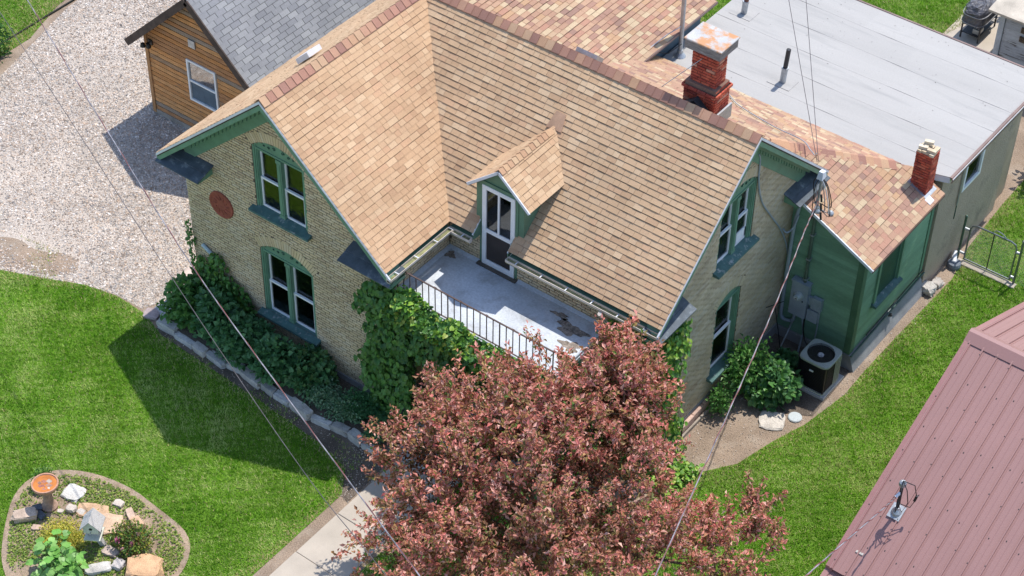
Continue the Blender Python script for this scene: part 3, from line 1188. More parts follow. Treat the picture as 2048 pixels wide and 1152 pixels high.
P = scatter(GRAVEL, 1050)
P = P[(P[:, 0] < .05) & ~((P[:, 0] > -5.8) & (P[:, 1] > 4.4))]
bald = np.exp(-(((P[:, 0] + 4.2) / 1.5) ** 2 + ((P[:, 1] + 1.2) / .55) ** 2)) + .5 * np.exp(-(((P[:, 0] + 2.0) / .8) ** 2 + ((P[:, 1] + .6) / .4) ** 2))
keep = RNG.random(len(P)) < np.clip(1.1 + .8 * wob(P, .5, 4) - 1.0 * bald, .12, 1)
pebbles('gravel', 'pale loose gravel covering the drive beside the house', P[keep], .012, .034, [(.62, .555, .49), (.52, .455, .395), (.68, .62, .565), (.42, .33, .265), (.56, .43, .33), (.37, .335, .31)])
P = np.concatenate([scatter([(11.0, 1.4), (12.4, 3.4), (12.9, 5.1), (13.3, 6.5), (13.4, 10.4), (12.9, 10.4), (12.9, 5.3), (11.0, 5.3)], 160), scatter(ISLAND, 60), scatter([(6.2, -2.6), (6.7, -2.6), (6.7, -1.1), (5.6, -1.2)], 420), scatter([(0, -1.6), (0, -1.3), (6.0, -1.35), (6.0, -1.9)], 160)])
P = P[(P[:, 0] > 11.05) | (P[:, 0] < 8)]
pebbles('pebbles', 'scattered small pebbles on bare soil beside the lawn', P, .006, .018, [(.5, .42, .34), (.34, .26, .2), (.6, .53, .46)], z=.008)
# ------------------------------------------------------------------ the brick house
S = .895
K = math.sqrt(1 + S * S)
RX, RY, RZ = 2.925, 4.72, 7.36                  # ridge of the front wing (x) and of the main range (y), ridge height
EX0, EX1, EY0, EZ = -.33, 6.18, 1.47, 4.447     # eaves
house = thing('brick_house', 'cream brick house with steep tan shingle roof and green trim', 'house', (5.5, 3.5, 0))
bricks = Pieces('brick')
slab = MB()


def ext_front(z):
    h = min(2.925, (RZ - .14 - z) / S)
    return (RX - h, RX + h)


def ext_side(z):
    h = min(2.87, (RZ - .14 - z) / S)
    return (RY - h, RY + h)


OP_A = dict(uc=2.84, a=.72, z0=3.96, zs=5.62, rise=.27, ring=.25)
OP_B = dict(uc=2.85, a=.76, z0=.94, zs=2.78, rise=.27, ring=.25)
OP_C = dict(uc=4.81, a=.67, z0=4.10, zs=5.70, rise=.25, ring=.24)
OP_D = dict(uc=4.86, a=.48, z0=.88, zs=2.80, rise=.20, ring=.24)
brick_wall(bricks, slab, (0, 0, 0), (1, 0, 0), (0, -1, 0), .30, 7.1, ext_front, [OP_A, OP_B])
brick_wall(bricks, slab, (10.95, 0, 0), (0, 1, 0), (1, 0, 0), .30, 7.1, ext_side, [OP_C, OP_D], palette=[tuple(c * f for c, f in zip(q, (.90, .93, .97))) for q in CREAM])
brick_wall(bricks, slab, (5.85, 0, 0), (0, 1, 0), (1, 0, 0), 3.60, 4.42, lambda z: (0.02, 1.83), palette=CREAM)
brick_wall(bricks, slab, (0, 1.85, 0), (1, 0, 0), (0, -1, 0), 3.60, 4.42, lambda z: (5.87, 6.66))
brick_wall(bricks, slab, (0, 1.85, 0), (1, 0, 0), (0, -1, 0), 3.60, 4.42, lambda z: (7.62, 10.94))
brick_wall(bricks, slab, (0, 1.85, 0), (1, 0, 0), (0, -1, 0), .30, 3.60, lambda z: (9.92, 10.94))
wall = slab.build('wall', MATS['mortar'], house)
M('brick_flat', (.42, .32, .18), var=.2, fine=.2)
for nm_, a_, b_ in (('side_wall', (0, .012, .3), (.2, 9.69, 4.5)), ('porch_wall', (5.65, .02, .3), (5.86, 1.84, 3.59)), ('porch_wall', (5.87, 1.86, .3), (9.9, 2.05, 3.59)),
                    ('rear_wall', (0.0, 9.7, .3), (10.74, 9.88, 3.5)), ('side_wall', (10.75, 7.60, .3), (10.94, 9.9, 3.5))):
    MB().box(a_, b_).build(nm_, MATS['brick_flat'], house)
bricks.finish(wall, MATS['brick'], 300, house, 'brick_courses', wall)
for a_, b_ in (((-.04, -.035, -.1), (5.9, .3, .295)), ((10.6, 1.8, -.1), (10.985, 7.62, .295)), ((-.04, .301, -.1), (.25, 9.9, .294))):
    MB().box(a_, b_).build('foundation', MATS['foundation'], house)
wf = ((0, 0, 0), (1, 0, 0), (0, -1, 0))
ws = ((10.95, 0, 0), (0, 1, 0), (1, 0, 0))
make_window(house, *wf, OP_A)
make_window(house, *wf, OP_B, curtain=True)
wC = make_window(house, *ws, OP_C, curtain=True)
make_window(house, *ws, OP_D, lights=1, ornament=False, curtain=True)
# window fan panel in the upper side window
MB().box((10.84, 5.02, 4.17), (10.865, 5.40, 4.42)).build('window_fan', MATS['white_paint'], wC)

# ---- roof decks and shingles
roofdeck = MB()
LEN = 3.255 * K
V0 = .51
VE = .154                                       # the deck stops short of the gutter rim
A_front = [[(6.18 - VE * 3.255 / LEN, VE), (6.68, VE), (6.68, V0), (6.18 - V0 * 3.255 / LEN, V0)],
           [(7.57, VE), (11.3, VE), (11.3, V0), (7.57, V0)],
           [(6.18 - V0 * 3.255 / LEN, V0), (11.3, V0), (11.3, LEN), (RX, LEN)]]
fo, fu, fv = (0, EY0, EZ), (1, 0, 0), (0, 1, S)
A_right = [[(-.46, VE), (EY0 + VE * 3.25 / LEN, VE), (RY, LEN), (-.46, LEN)]]
ro, ru, rv = (EX1, 0, EZ), (0, 1, 0), (-1, 0, S)
A_left = [[(-7.975, 0), (.46, 0), (.46, LEN), (-RY, LEN)]]
lo, lu, lv = (EX0, 0, EZ), (0, -1, 0), (1, 0, S)
A_back = [[(-11.3, 0), (.33, 0), (-RX, LEN), (-11.3, LEN)]]
bo, bu, bv = (0, 7.975, EZ), (-1, 0, 0), (0, -1, S)
for o_, u_, v_, polys in ((fo, fu, fv, A_front), (ro, ru, rv, A_right), (lo, lu, lv, A_left), (bo, bu, bv, A_back)):
    for q in polys:
        deck_slab(roofdeck, o_, u_, v_, q)
roof = roofdeck.build('roof', M('roof_deck', (.07, .05, .038), rough=.95), house)
sh = Pieces('shingle')
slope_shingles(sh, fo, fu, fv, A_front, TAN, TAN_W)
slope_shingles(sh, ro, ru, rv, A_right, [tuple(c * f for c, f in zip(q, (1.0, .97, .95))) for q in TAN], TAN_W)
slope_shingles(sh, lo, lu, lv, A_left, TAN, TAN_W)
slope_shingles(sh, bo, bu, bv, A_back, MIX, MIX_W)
# ---- dormer
DX, DZ, DW, DS, DY = 7.22, 6.36, .78, .86, 1.70
DK = math.sqrt(1 + DS * DS)
DL = DW * DK
ez = DZ - DW * DS
ye = EY0 + (ez - EZ) / S + .02
yr = EY0 + (DZ - EZ) / S + .02
dorm = MB()
DP_r = [[(DY, 0), (ye, 0), (yr, DL), (DY, DL)]]
DP_l = [[(-ye, 0), (-DY, 0), (-DY, DL), (-yr, DL)]]
deck_slab(dorm, (DX + DW, 0, ez), (0, 1, 0), (-1, 0, DS), DP_r[0], .05)
deck_slab(dorm, (DX - DW, 0, ez), (0, -1, 0), (1, 0, DS), DP_l[0], .05)
dormer = dorm.build('dormer', MATS['roof_deck'], house)
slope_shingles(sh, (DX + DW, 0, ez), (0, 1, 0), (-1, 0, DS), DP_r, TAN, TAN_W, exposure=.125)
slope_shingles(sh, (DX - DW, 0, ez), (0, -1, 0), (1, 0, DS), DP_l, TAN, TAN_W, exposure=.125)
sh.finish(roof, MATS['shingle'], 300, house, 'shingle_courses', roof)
kn = unit((1, 0, -S))
ridge_caps(roof, MATS['cap'], (RX, -.46, RZ + .006), (RX, RY, RZ + .006), (1, 0, -S), (-1, 0, -S), w=.20, step=.19)
ridge_caps(roof, MATS['cap'], (11.3, RY, RZ + .008), (3.1, RY, RZ + .008), (0, 1, -S), (0, -1, -S), w=.20, step=.19)
ridge_caps(dormer, MATS['cap'], (DX, DY, DZ + .006), (DX, yr - .12, DZ + .006), (1, 0, -DS), (-1, 0, -DS), w=.13, step=.14,
           palette=[(.50, .32, .19), (.46, .28, .17), (.53, .36, .22)])
# little saddle of flashing where the dormer ridge meets the slope
MB().prism([(DX - .17, yr - .12, DZ - .05), (DX + .2, yr - .1, DZ - .05), (DX + .12, yr + .17, DZ + .20), (DX - .12, yr + .17, DZ + .20)], (0, -.012, .014)).build('saddle', M('saddle_brown', (.40, .25, .165), rough=.9), dormer)
# dormer front
GY0_ = EY0 + .10
df = MB()
df.prism([(6.56, 1.85, 4.80), (6.69, 1.85, 4.80), (6.69, 1.85, 5.80), (7.60, 1.85, 5.80), (7.60, 1.85, 4.80), (7.76, 1.85, 4.80), (7.76, 1.85, 5.82), (DX, 1.85, 6.28), (6.56, 1.85, 5.72)], (0, .09, 0))
df.box((6.665, 1.83, 3.6), (6.735, 1.95, 5.80)).box((7.56, 1.83, 3.6), (7.625, 1.95, 5.80)).box((6.665, 1.82, 5.74), (7.625, 1.95, 5.83))
df.box((6.56, 1.94, 4.8), (6.61, 2.8, 5.70)).box((7.71, 1.94, 4.8), (7.76, 2.8, 5.70))
# boards that close the cut in the eave either side of the door
for x0, x1 in ((6.682, 6.70), (7.55, 7.568)):
    df.prism([(x0, GY0_ + .02, EZ - .06), (x0, 1.84, EZ - .06), (x0, 1.84, EZ + S * (1.84 - EY0) - .01), (x0, GY0_ + .02, EZ + .08)], (x1 - x0, 0, 0))
df.build('dormer_front', M('green_light', (.115, .21, .135), rough=.55, var=.12, vscale=4, stain=(.2, .26, .2), sscale=10, slo=.66, shi=.74), dormer)
for s in (-1, 1):
    MB().bar((DX, DY - .01, DZ - .015), (DX + s * DW, DY - .01, ez - .015), .025, .06).build('rake_trim', MATS['trim_white'], dormer)
MB().bar((6.676, GY0_, EZ - .03 + S * (GY0_ - EY0)), (6.676, 1.84, EZ - .03 + S * (1.84 - EY0)), .02, .06).build('eave_trim', MATS['trim_white'], dormer)
MB().bar((7.575, GY0_, EZ - .03 + S * (GY0_ - EY0)), (7.575, 1.84, EZ - .03 + S * (1.84 - EY0)), .02, .05).build('eave_trim', MATS['trim_white'], dormer)
# balcony door
dr_ = MB()
x0, x1, z0, z1, yy = 6.735, 7.56, 3.64, 5.74, 1.845
for b in (((x0, yy - .04, z0), (x0 + .1, yy, z1)), ((x1 - .1, yy - .04, z0), (x1, yy, z1)), ((x0 + .1, yy - .038, z1 - .1), (x1 - .1, yy, z1)),
          ((x0 + .1, yy - .038, z0), (x1 - .1, yy, z0 + .13)), ((x0 + .1, yy - .036, z0 + .88), (x1 - .1, yy, z0 + .97)), (((x0 + x1) / 2 - .022, yy - .034, z0 + .97), ((x0 + x1) / 2 + .022, yy, z1 - .1))):
    dr_.box(*b)
door = dr_.build('door', MATS['white_paint'], house)
glass_mat('screen_glass', .06, (.35, .36, .38), .02)
for a, b in (((x0 + .1, yy - .012, z0 + .97), ((x0 + x1) / 2 - .022, yy - .006, z1 - .1)), (((x0 + x1) / 2 + .022, yy - .012, z0 + .97), (x1 - .1, yy - .006, z1 - .1))):
    MB().box(a, b).build('pane', MATS['screen_glass'], door)
MB().box((x0 + .1, yy - .012, z0 + .13), (x1 - .1, yy - .006, z0 + .88)).build('screen', M('screen_mesh', (.045, .038, .036), rough=.9, var=.2), door)
cu = MB()
for i in range(12):
    xa, xb = x0 + .3 + i * .035, x0 + .3 + (i + 1) * .035
    d0, d1 = (.12, .15) if i % 2 else (.15, .12)
    cu.add([(xa, yy + d0, z0 + .97), (xb, yy + d1, z0 + .97), (xb, yy + d1, z0 + 1.55), (xa, yy + d0, z0 + 1.55)], [(0, 1, 2, 3)])
cu.build('curtain', MATS['curtain'], door)
MB().box((x0, yy + .5, z0), (x1, yy + .52, z1)).build('room_lining', MATS['room_dark'], door)
MB().box((x0 - .09, yy - .12, z0 - .035), (x1 + .09, yy, z0 - .002)).build('threshold', M('threshold_wood', (.10, .085, .07), rough=.9, var=.3), door)
MB().tube([(x1 - .05, yy - .05, z0 + .95), (x1 - .05, yy - .09, z0 + .95)], .016, 8).build('handle', MATS['galvanised'], door)


# ---- gable trims: drip edge, fascia, soffit, frieze, dentils, cornice returns
def gable(fn, out, ov, half, zr, name):
    """fn(s, z, d): s along the wall from the ridge line, d outwards from the wall"""
    drip, fas = MB(), MB()
    g = None
    fz = MB()
    for sg in (-1, 1):
        r = lambda s: zr - S * s
        e = half
        q = lambda s, dz, d: fn(sg * s, r(s) + dz, d)
        drip.hexa([q(0, -.06, ov + .012), q(e, -.06, ov + .012), q(e, -.06, ov - .02), q(0, -.06, ov - .02), q(0, .004, ov + .012), q(e, .004, ov + .012), q(e, .004, ov - .02), q(0, .004, ov - .02)])
        fas.hexa([q(0, -.22, ov - .005), q(e, -.22, ov - .005), q(e, -.22, ov - .04), q(0, -.22, ov - .04), q(0, -.061, ov - .005), q(e, -.061, ov - .005), q(e, -.061, ov - .04), q(0, -.061, ov - .04)])
        fas.hexa([q(0, -.17, ov - .04), q(e, -.17, ov - .04), q(e, -.17, .0), q(0, -.17, .0), q(0, -.125, ov - .04), q(e, -.125, ov - .04), q(e, -.125, .0), q(0, -.125, .0)])
        # frieze boards on the wall: a moulded upper board and a flat lower one
        e2 = e - .42
        fz.hexa([q(0, -.66, .03), q(e2, -.66, .03), q(e2, -.66, .0), q(0, -.66, .0), q(0, -.17, .03), q(e2, -.17, .03), q(e2, -.17, .0), q(0, -.17, .0)])
        fz.hexa([q(0, -.29, .12), q(e2, -.29, .12), q(e2, -.29, .03), q(0, -.29, .03), q(0, -.171, .14), q(e2, -.171, .14), q(e2, -.171, .03), q(0, -.171, .03)])
    W = fz.build(name, MATS['green_paint'], house)
    drip.build('drip_edge', MATS['trim_white'], W)
    fas.build('fascia', MATS['green_paint'], W)
    for sg in (-1, 1):
        s = .18
        while s < half - .6:
            mb = MB()
            q = lambda s_, dz, d: fn(sg * s_, zr - S * s_ + dz, d)
            mb.hexa([q(s, -.38, .085), q(s + .075, -.38, .085), q(s + .075, -.38, .03), q(s, -.38, .03), q(s, -.291, .085), q(s + .075, -.291, .085), q(s + .075, -.291, .03), q(s, -.291, .03)])
            mb.build('dentil', MATS['green_paint'], W)
            s += .125
    return W


def ret(fn, s0, s1, ov, zt):
    mb = MB()
    mb.hexa([fn(s0, zt - .215, ov), fn(s1, zt - .215, ov), fn(s1, zt - .215, 0), fn(s0, zt - .215, 0), fn(s0, zt - .17, ov + .03), fn(s1, zt - .17, ov + .03), fn(s1, zt - .04, 0), fn(s0, zt - .04, 0)])
    R_ = mb.build('cornice_return', MATS['green_paint'], house)
    for k in (0, 1):
        a, b = k * .5, k * .5 + .49
        z_a, z_b = zt - .14 + .15 * (1 - a), zt - .14 + .15 * (1 - b)
        da, db = (ov + .07) * a, (ov + .07) * b
        ex = .05 if s1 > s0 else -.05
        p = MB()
        lift = .0 if k else .012
        p.hexa([fn(s0, z_b + lift, db), fn(s1 + ex, z_b + lift, db), fn(s1 + ex, z_a + lift, da), fn(s0, z_a + lift, da),
                fn(s0, z_b + .025 + lift, db), fn(s1 + ex, z_b + .025 + lift, db), fn(s1 + ex, z_a + .025 + lift, da), fn(s0, z_a + .025 + lift, da)])
        p.build('return_board', MATS['slate_return'], R_)


fn_f = lambda s, z, d: np.array((RX + s, -d, z))
fn_s = lambda s, z, d: np.array((10.95 + d, RY + s, z))
gable(fn_f, (0, -1, 0), .46, 3.255, RZ - .004, 'frieze')
gable(fn_s, (1, 0, 0), .35, 3.255, RZ - .004, 'frieze')
ret(fn_f, -3.255, -2.05, .46, 4.40)
ret(fn_f, 3.255, 1.95, .46, 4.40)
ret(fn_s, 3.255, 2.05, .36, 4.40)
ret(fn_s, -3.255, -2.0, .36, 4.40)


# ---- gutters
def gutter(a, b, out, drop=.02):
    a, b, out = np.array(a, float), np.array(b, float), unit(out)
    Z = np.array((0, 0, 1.0))
    prof = [(0, 0), (0, -.1), (.03, -.115), (.09, -.115), (.125, -.06), (.13, .0), (.12, .0), (.115, -.055), (.085, -.105), (.032, -.105), (.008, -.095), (.008, 0)]
    mb = MB()
    n = len(prof)
    vs = [a + out * p + Z * q for p, q in prof] + [b + out * p + Z * q for p, q in prof]
    fs = [(i, (i + 1) % n, (i + 1) % n + n, i + n) for i in range(n)]
    d = b - a
    if np.dot(np.cross(d, out), Z) > 0:
        fs = [f[::-1] for f in fs]
    mb.add(vs, fs)
    G = mb.build('gutter', MATS['gutter_white'], house)
    for e in (a, b):
        MB().prism([e + out * p + Z * q for p, q in prof[:6]], unit(d) * .006).build('end_cap', MATS['gutter_white'], G)
    L = np.linalg.norm(d)
    ln = MB()
    ln.prism([a + out * .012 + Z * -.095, b + out * .012 + Z * -.095, b + out * .112 + Z * -.095, a + out * .112 + Z * -.095], Z * .045)
    ln.build('gutter_debris', M('gutter_green', (.24, .24, .12), rough=.9, var=.4, vscale=6), G)
    for i in range(int(L / .62) + 1):
        p = a + unit(d) * min(L - .05, .25 + i * .62)
        MB().bar(p + Z * -.008, p + out * .128 + Z * -.004, .022, .012).build('hanger', MATS['trim_white'], G)


M('gutter_white', (.66, .58, .49), rough=.35, spec=.5, var=.08, vscale=4, fine=.04, bump=.03)
gz = 4.44
GX_, GY_ = EX1 - .105, EY0 + .105
gutter((GX_, -.46, gz), (GX_, GY_, gz), (1, 0, 0))
gutter((GX_ + .14, GY_, gz), (6.66, GY_, gz), (0, -1, 0))
gutter((7.60, GY_, gz), (11.28, GY_, gz), (0, -1, 0))
# eave boards behind the gutters
for a_, b_ in (((5.9, -.40, EZ - .06), (GX_ - .005, 1.57, EZ - .02)), ((6.08, GY_ + .005, EZ - .06), (6.66, 1.84, EZ - .02)), ((7.6, GY_ + .005, EZ - .06), (11.25, 1.84, EZ - .02))):
    MB().box(a_, b_).build('eave_board', MATS['green_paint'], house)

# ---- red brick chimney on the main range
rb = Pieces('chimney_brick')
core = MB()
core.box((9.20, 5.21, 6.5), (9.91, 5.73, 7.50)).box((9.28, 5.30, 7.5), (9.83, 5.65, 8.30))


def brick_shaft(ps, x0, x1, y0, y1, z0, z1, **kw):
    brick_wall(ps, None, (0, y0, 0), (1, 0, 0), (0, -1, 0), z0, z1, lambda z: (x0, x1), palette=REDB, weights=REDB_W, **kw)
    brick_wall(ps, None, (x1, 0, 0), (0, 1, 0), (1, 0, 0), z0, z1, lambda z: (y0, y1), palette=REDB, weights=REDB_W, **kw)
    brick_wall(ps, None, (0, y1, 0), (-1, 0, 0), (0, 1, 0), z0, z1, lambda z: (-x1, -x0), palette=REDB, weights=REDB_W, **kw)
    brick_wall(ps, None, (x0, 0, 0), (0, -1, 0), (-1, 0, 0), z0, z1, lambda z: (-y1, -y0), palette=REDB, weights=REDB_W, **kw)


kw = dict(bl=.195, bh=.056, j=.012, proud=.012)
brick_shaft(rb, 9.19, 9.92, 5.20, 5.74, 6.7, 7.36, **kw)
brick_shaft(rb, 9.15, 9.96, 5.16, 5.78, 7.36, 7.43, **kw)
brick_shaft(rb, 9.21, 9.90, 5.23, 5.71, 7.43, 7.50, **kw)
brick_shaft(rb, 9.27, 9.84, 5.29, 5.66, 7.50, 8.30, **kw)
chim = core.build('chimney', MATS['red_mortar'], house)
rb.finish(chim, MATS['red_brick'], 300, house, 'chimney_brick_courses', chim)
cb = MB()
cb.box((9.14, 5.15, 8.30), (9.97, 5.21, 8.50)).box((9.14, 5.74, 8.30), (9.97, 5.80, 8.50)).box((9.14, 5.21, 8.30), (9.20, 5.74, 8.50)).box((9.91, 5.21, 8.30), (9.97, 5.74, 8.50))
cb.build('cap_frame', M('cap_wood', (.22, .20, .19), rough=.9, var=.3, vscale=5, stretch=(1, 1, 8), stain=(.42, .42, .42), sscale=4), chim)
MB().bbox((9.12, 5.13, 8.502), (9.99, 5.82, 8.53), .01).build('cap_sheet', M('rusty_sheet', (.45, .44, .43), rough=.5, var=.1, stain=(.52, .26, .12), sscale=3.3, slo=.45, shi=.56, bump=.1), chim)
fl = MB()
fl.prism([(9.20, 5.17, 6.95), (9.86, 5.17, 6.95), (9.80, 5.17, 7.05), (9.55, 5.17, 7.27), (9.24, 5.17, 7.02)], (0, -.16, -.02))
fl.build('flashing', M('tar', (.03, .035, .04), rough=.4, var=.3, vscale=6, bump=.6, bscale=20, dist=.02), chim)
fl2 = MB()
fl2.box((9.95, 5.15, 6.6), (9.99, 5.8, 6.93))
fl2.build('step_flashing', MATS['galvanised'], chim)

# roof vents
vn = MB()
vn.prism([(1.72, 1.95, 6.33), (1.72, 2.35, 6.33), (2.06, 2.35, 6.66), (2.06, 1.95, 6.66)], (-.07, 0, .10))
vn.build('roof_vent', MATS['trim_white'], house)
vn = MB()
vn.prism([(6.70, 4.93, 7.20), (7.22, 4.93, 7.20), (7.22, 5.16, 6.99), (6.70, 5.16, 6.99)], (0, .07, .10))
vn.build('roof_vent', MATS['galvanised'], house)

# ---- porch under the balcony
pf = MB()
pf.box((5.87, -.02, 0), (9.9, 1.84, .45))
porch = pf.build('porch_floor', MATS['concrete_grey'], house)
for i in range(3):
    MB().bbox((6.55, -.05 - .30 * (i + 1), 0), (8.15, -.05 - .30 * i - .004, .45 - .15 * (i + .0) - .15 + .12), .01).build('step', MATS['concrete_grey'], porch)
pb = MB()
pb.box((5.9, .02, 2.75), (9.88, .26, 3.49)).box((9.64, .27, 2.75), (9.88, 1.83, 3.49))
pb.build('porch_beam', MATS['green_paint'], house)
for x, y in ((6.05, .14), (9.74, .14), (8.3, .14)):
    MB().box((x - .13, y - .11, .451), (x + .13, y + .11, 2.745)).build('porch_post', MATS['green_paint'], house)
dk = MB()
dk.box((5.86, -.06, 3.50), (9.95, 1.845, 3.60))
deck = dk.build('balcony_deck', MATS['deck_coating'], house)
cv = MB()                                       # turned-up coating along the walls
cv.prism([(5.862, 1.842, 3.60), (5.862, 1.842, 3.655), (5.862, 1.77, 3.602)], (.80, 0, 0))
cv.prism([(7.66, 1.842, 3.60), (7.66, 1.842, 3.655), (7.66, 1.77, 3.602)], (2.25, 0, 0))
cv.prism([(5.864, 0.0, 3.601), (5.864, 0.0, 3.655), (5.95, 0.0, 3.603)], (0, 1.8, 0))
cv.prism([(9.86, 0.0, 3.601), (9.94, 0, 3.601), (9.94, 0, 3.68)], (0, 1.8, 0))
cv.build('coving', MATS['deck_coating'], deck)
for c, rx, ry in (((9.35, 1.35), .34, .16), ((9.62, .95), .22, .13), ((8.95, 1.55), .2, .07), ((6.05, 1.62), .12, .1)):
    ring = []
    for i in range(26):
        a = 2 * math.pi * i / 26
        r = 1 + .28 * math.sin(3 * a + rx * 20) + .18 * math.sin(7 * a + ry * 31)
        ring.append((c[0] + rx * r * math.cos(a), c[1] + ry * r * math.sin(a), 3.6035))
    st = MB().add(ring, [list(range(26))])
    st.build('leaf_litter', M('litter', (.24, .20, .165), rough=1, var=.5, vscale=14, fine=.5, fscale=60, bump=1, bscale=50), deck)
# downspout at the right end of the balcony
MB().tube([(9.98, 1.40, 4.36), (9.98, 1.60, 4.1), (9.98, 1.76, 3.9), (9.98, 1.78, 2.4)], .045, 8).build('downspout', MATS['gutter_white'], house)

# wrought-iron balcony railing
rail = thing('balcony_railing', 'black iron baluster railing along the front of the white balcony deck', 'railing', (7.9, .03, 3.6))
MB().bar((5.9, .03, 4.30), (9.9, .03, 4.30), .032, .016).build('top_rail', MATS['dark_iron'] if 'dark_iron' in MATS else M('dark_iron', (.085, .055, .048), rough=.6, var=.4), rail)
MB().bar((5.9, .03, 3.65), (9.9, .03, 3.65), .026, .014).build('bottom_rail', MATS['dark_iron'], rail)
i = 0
x = 5.95
while x < 9.9:
    thick = i % 8 == 0
    w = .010 if thick else .008
    MB().box((x - w, .03 - w, 3.6 if thick else 3.65), (x + w, .03 + w, 4.295)).build('post' if thick else 'baluster', MATS['dark_iron'], rail)
    if i % 4 == 2:
        MB().box((x - .03, .008, 4.302), (x + .03, .052, 4.315)).build('bracket', MATS['dark_iron'], rail)
    x += .163
    i += 1
# porch handrail by the steps
hr = thing('step_handrail', 'black iron handrail beside the shaded porch steps', 'railing', (6.5, -.3, .2))
MB().tube([(6.48, -.85, .75), (6.48, -.05, 1.25), (6.48, .75, 1.32)], .016, 8).build('rail', MATS['black_metal'], hr)
MB().tube([(6.48, -.80, .25), (6.48, -.05, .62), (6.48, .75, .68)], .012, 8).build('lower_rail', MATS['black_metal'], hr)
for yy_, za, zb in ((-.85, .0, .76), (-.05, .45, 1.25), (.75, .45, 1.32)):
    MB().box((6.465, yy_ - .016, za), (6.495, yy_ + .016, zb)).build('post', MATS['black_metal'], hr)
for k in range(9):
    yk = -.72 + k * .16
    z_b = .30 + (yk + .8) * .49 if yk < -.05 else .66
    MB().box((6.473, yk - .008, z_b), (6.487, yk + .008, z_b + .58)).build('baluster', MATS['black_metal'], hr)

# terracotta medallion
med = thing('wall_medallion', 'round terracotta sun medallion hung on the shaded brick gable wall', 'plaque', (1.05, -.01, 3.08))
tm = M('terracotta', (.30, .085, .055), rough=.85, var=.2, vscale=8, fine=.15, bump=.5, bscale=60)
disc = MB()
prof = [(.0, .02), (.10, .022), (.12, .032), (.15, .022), (.28, .02), (.30, .034), (.335, .034), (.345, .02), (.345, -.004)]
n_ = 40
vs, fs = [], []
for r, h in prof:
    for k in range(n_):
        a = 2 * math.pi * k / n_
        wv = 1 + (.05 * math.sin(12 * a) if .12 < r < .29 else 0)
        vs.append((1.05 + r * wv * math.cos(a), -.012 - h, 3.43 + r * wv * math.sin(a)))
for i in range(len(prof) - 1):
    for k in range(n_):
        k2 = (k + 1) % n_
        fs.append((i * n_ + k, (i + 1) * n_ + k, (i + 1) * n_ + k2, i * n_ + k2))
disc.add(vs, [f[::-1] for f in fs])
disc.build('disc', tm, med)
for k in range(12):
    a = 2 * math.pi * k / 12
    pts = [(1.05 + r * math.cos(a + .25 * (r - .13) * 6), -.036, 3.43 + r * math.sin(a + .25 * (r - .13) * 6)) for r in (.14, .18, .22, .27)]
    MB().tube(pts, [.018, .022, .015, .005], 6).build('ray', tm, med)
# ------------------------------------------------------------------ green clapboard addition behind the house
GP = [(.175, .315, .205), (.16, .29, .19), (.188, .335, .22), (.18, .32, .21)]
add = thing('green_addition', 'green clapboard lean-to with brown shingle roof against the house corner', 'building', (11.9, 8.9, 0))
gs = M('green_siding')
b = MB()
b.prism([(10.96, 7.28, .28), (12.78, 7.28, .28), (12.78, 7.28, 3.28), (10.96, 7.28, 4.19)], (0, .17, 0))
b.box((12.62, 7.46, .28), (12.80, 10.5, 3.1))
core_ = b.build('wall', MATS['green_dark'], add)
siding(core_, (0, 7.27, 0), (1, 0, 0), (0, -1, 0), .30, 4.1, lambda z: (10.97, min(12.68, 12.78 - (z + .06 - 3.28) / .4976)), gs, holes=(), palette=GP, name='clapboard', gap=.019, lap=.018)
siding(core_, (12.81, 0, 0), (0, 1, 0), (1, 0, 0), .42, 3.18, lambda z: (7.42, 10.40), gs, holes=((8.05, 9.15, 1.30, 2.80),), palette=GP, name='clapboard', gap=.019, lap=.018)
cbm = M('green_board', (.075, .15, .09), rough=.6, var=.15, vscale=3, stain=(.3, .34, .28), sscale=8, slo=.66, shi=.73)
MB().box((12.69, 7.235, .28), (12.845, 7.268, 3.2)).build('corner_board', cbm, add)
MB().box((12.815, 7.269, .28), (12.846, 7.41, 3.2)).build('corner_board', cbm, add)
MB().box((12.815, 10.41, .30), (12.846, 10.53, 3.1)).build('corner_board', MATS['green_paint'], add)
MB().box((10.97, 7.22, -.1), (12.60, 7.40, .279)).build('foundation', MATS['foundation'], add)
MB().prism([(12.61, 7.215, -.1), (13.06, 7.215, -.1), (12.875, 7.215, .42), (12.61, 7.215, .42)], (0, 3.29, 0)).build('foundation', M('foundation_grey', (.24, .25, .26), rough=.92, var=.25, vscale=2, bump=.5, bscale=40, stain=(.42, .41, .40), sscale=2.5, slo=.62, shi=.74), add)
OPG = dict(uc=8.6, a=.5, z0=1.40, zs=2.74)
make_window(add, (12.83, 0, 0), (0, 1, 0), (1, 0, 0), OPG, lights=1, sill_w=.12)
for y_ in (8.02, 9.10):
    MB().box((12.815, y_, 1.28), (12.865, y_ + .09, 2.84)).build('window_casing', MATS['green_paint'], add)
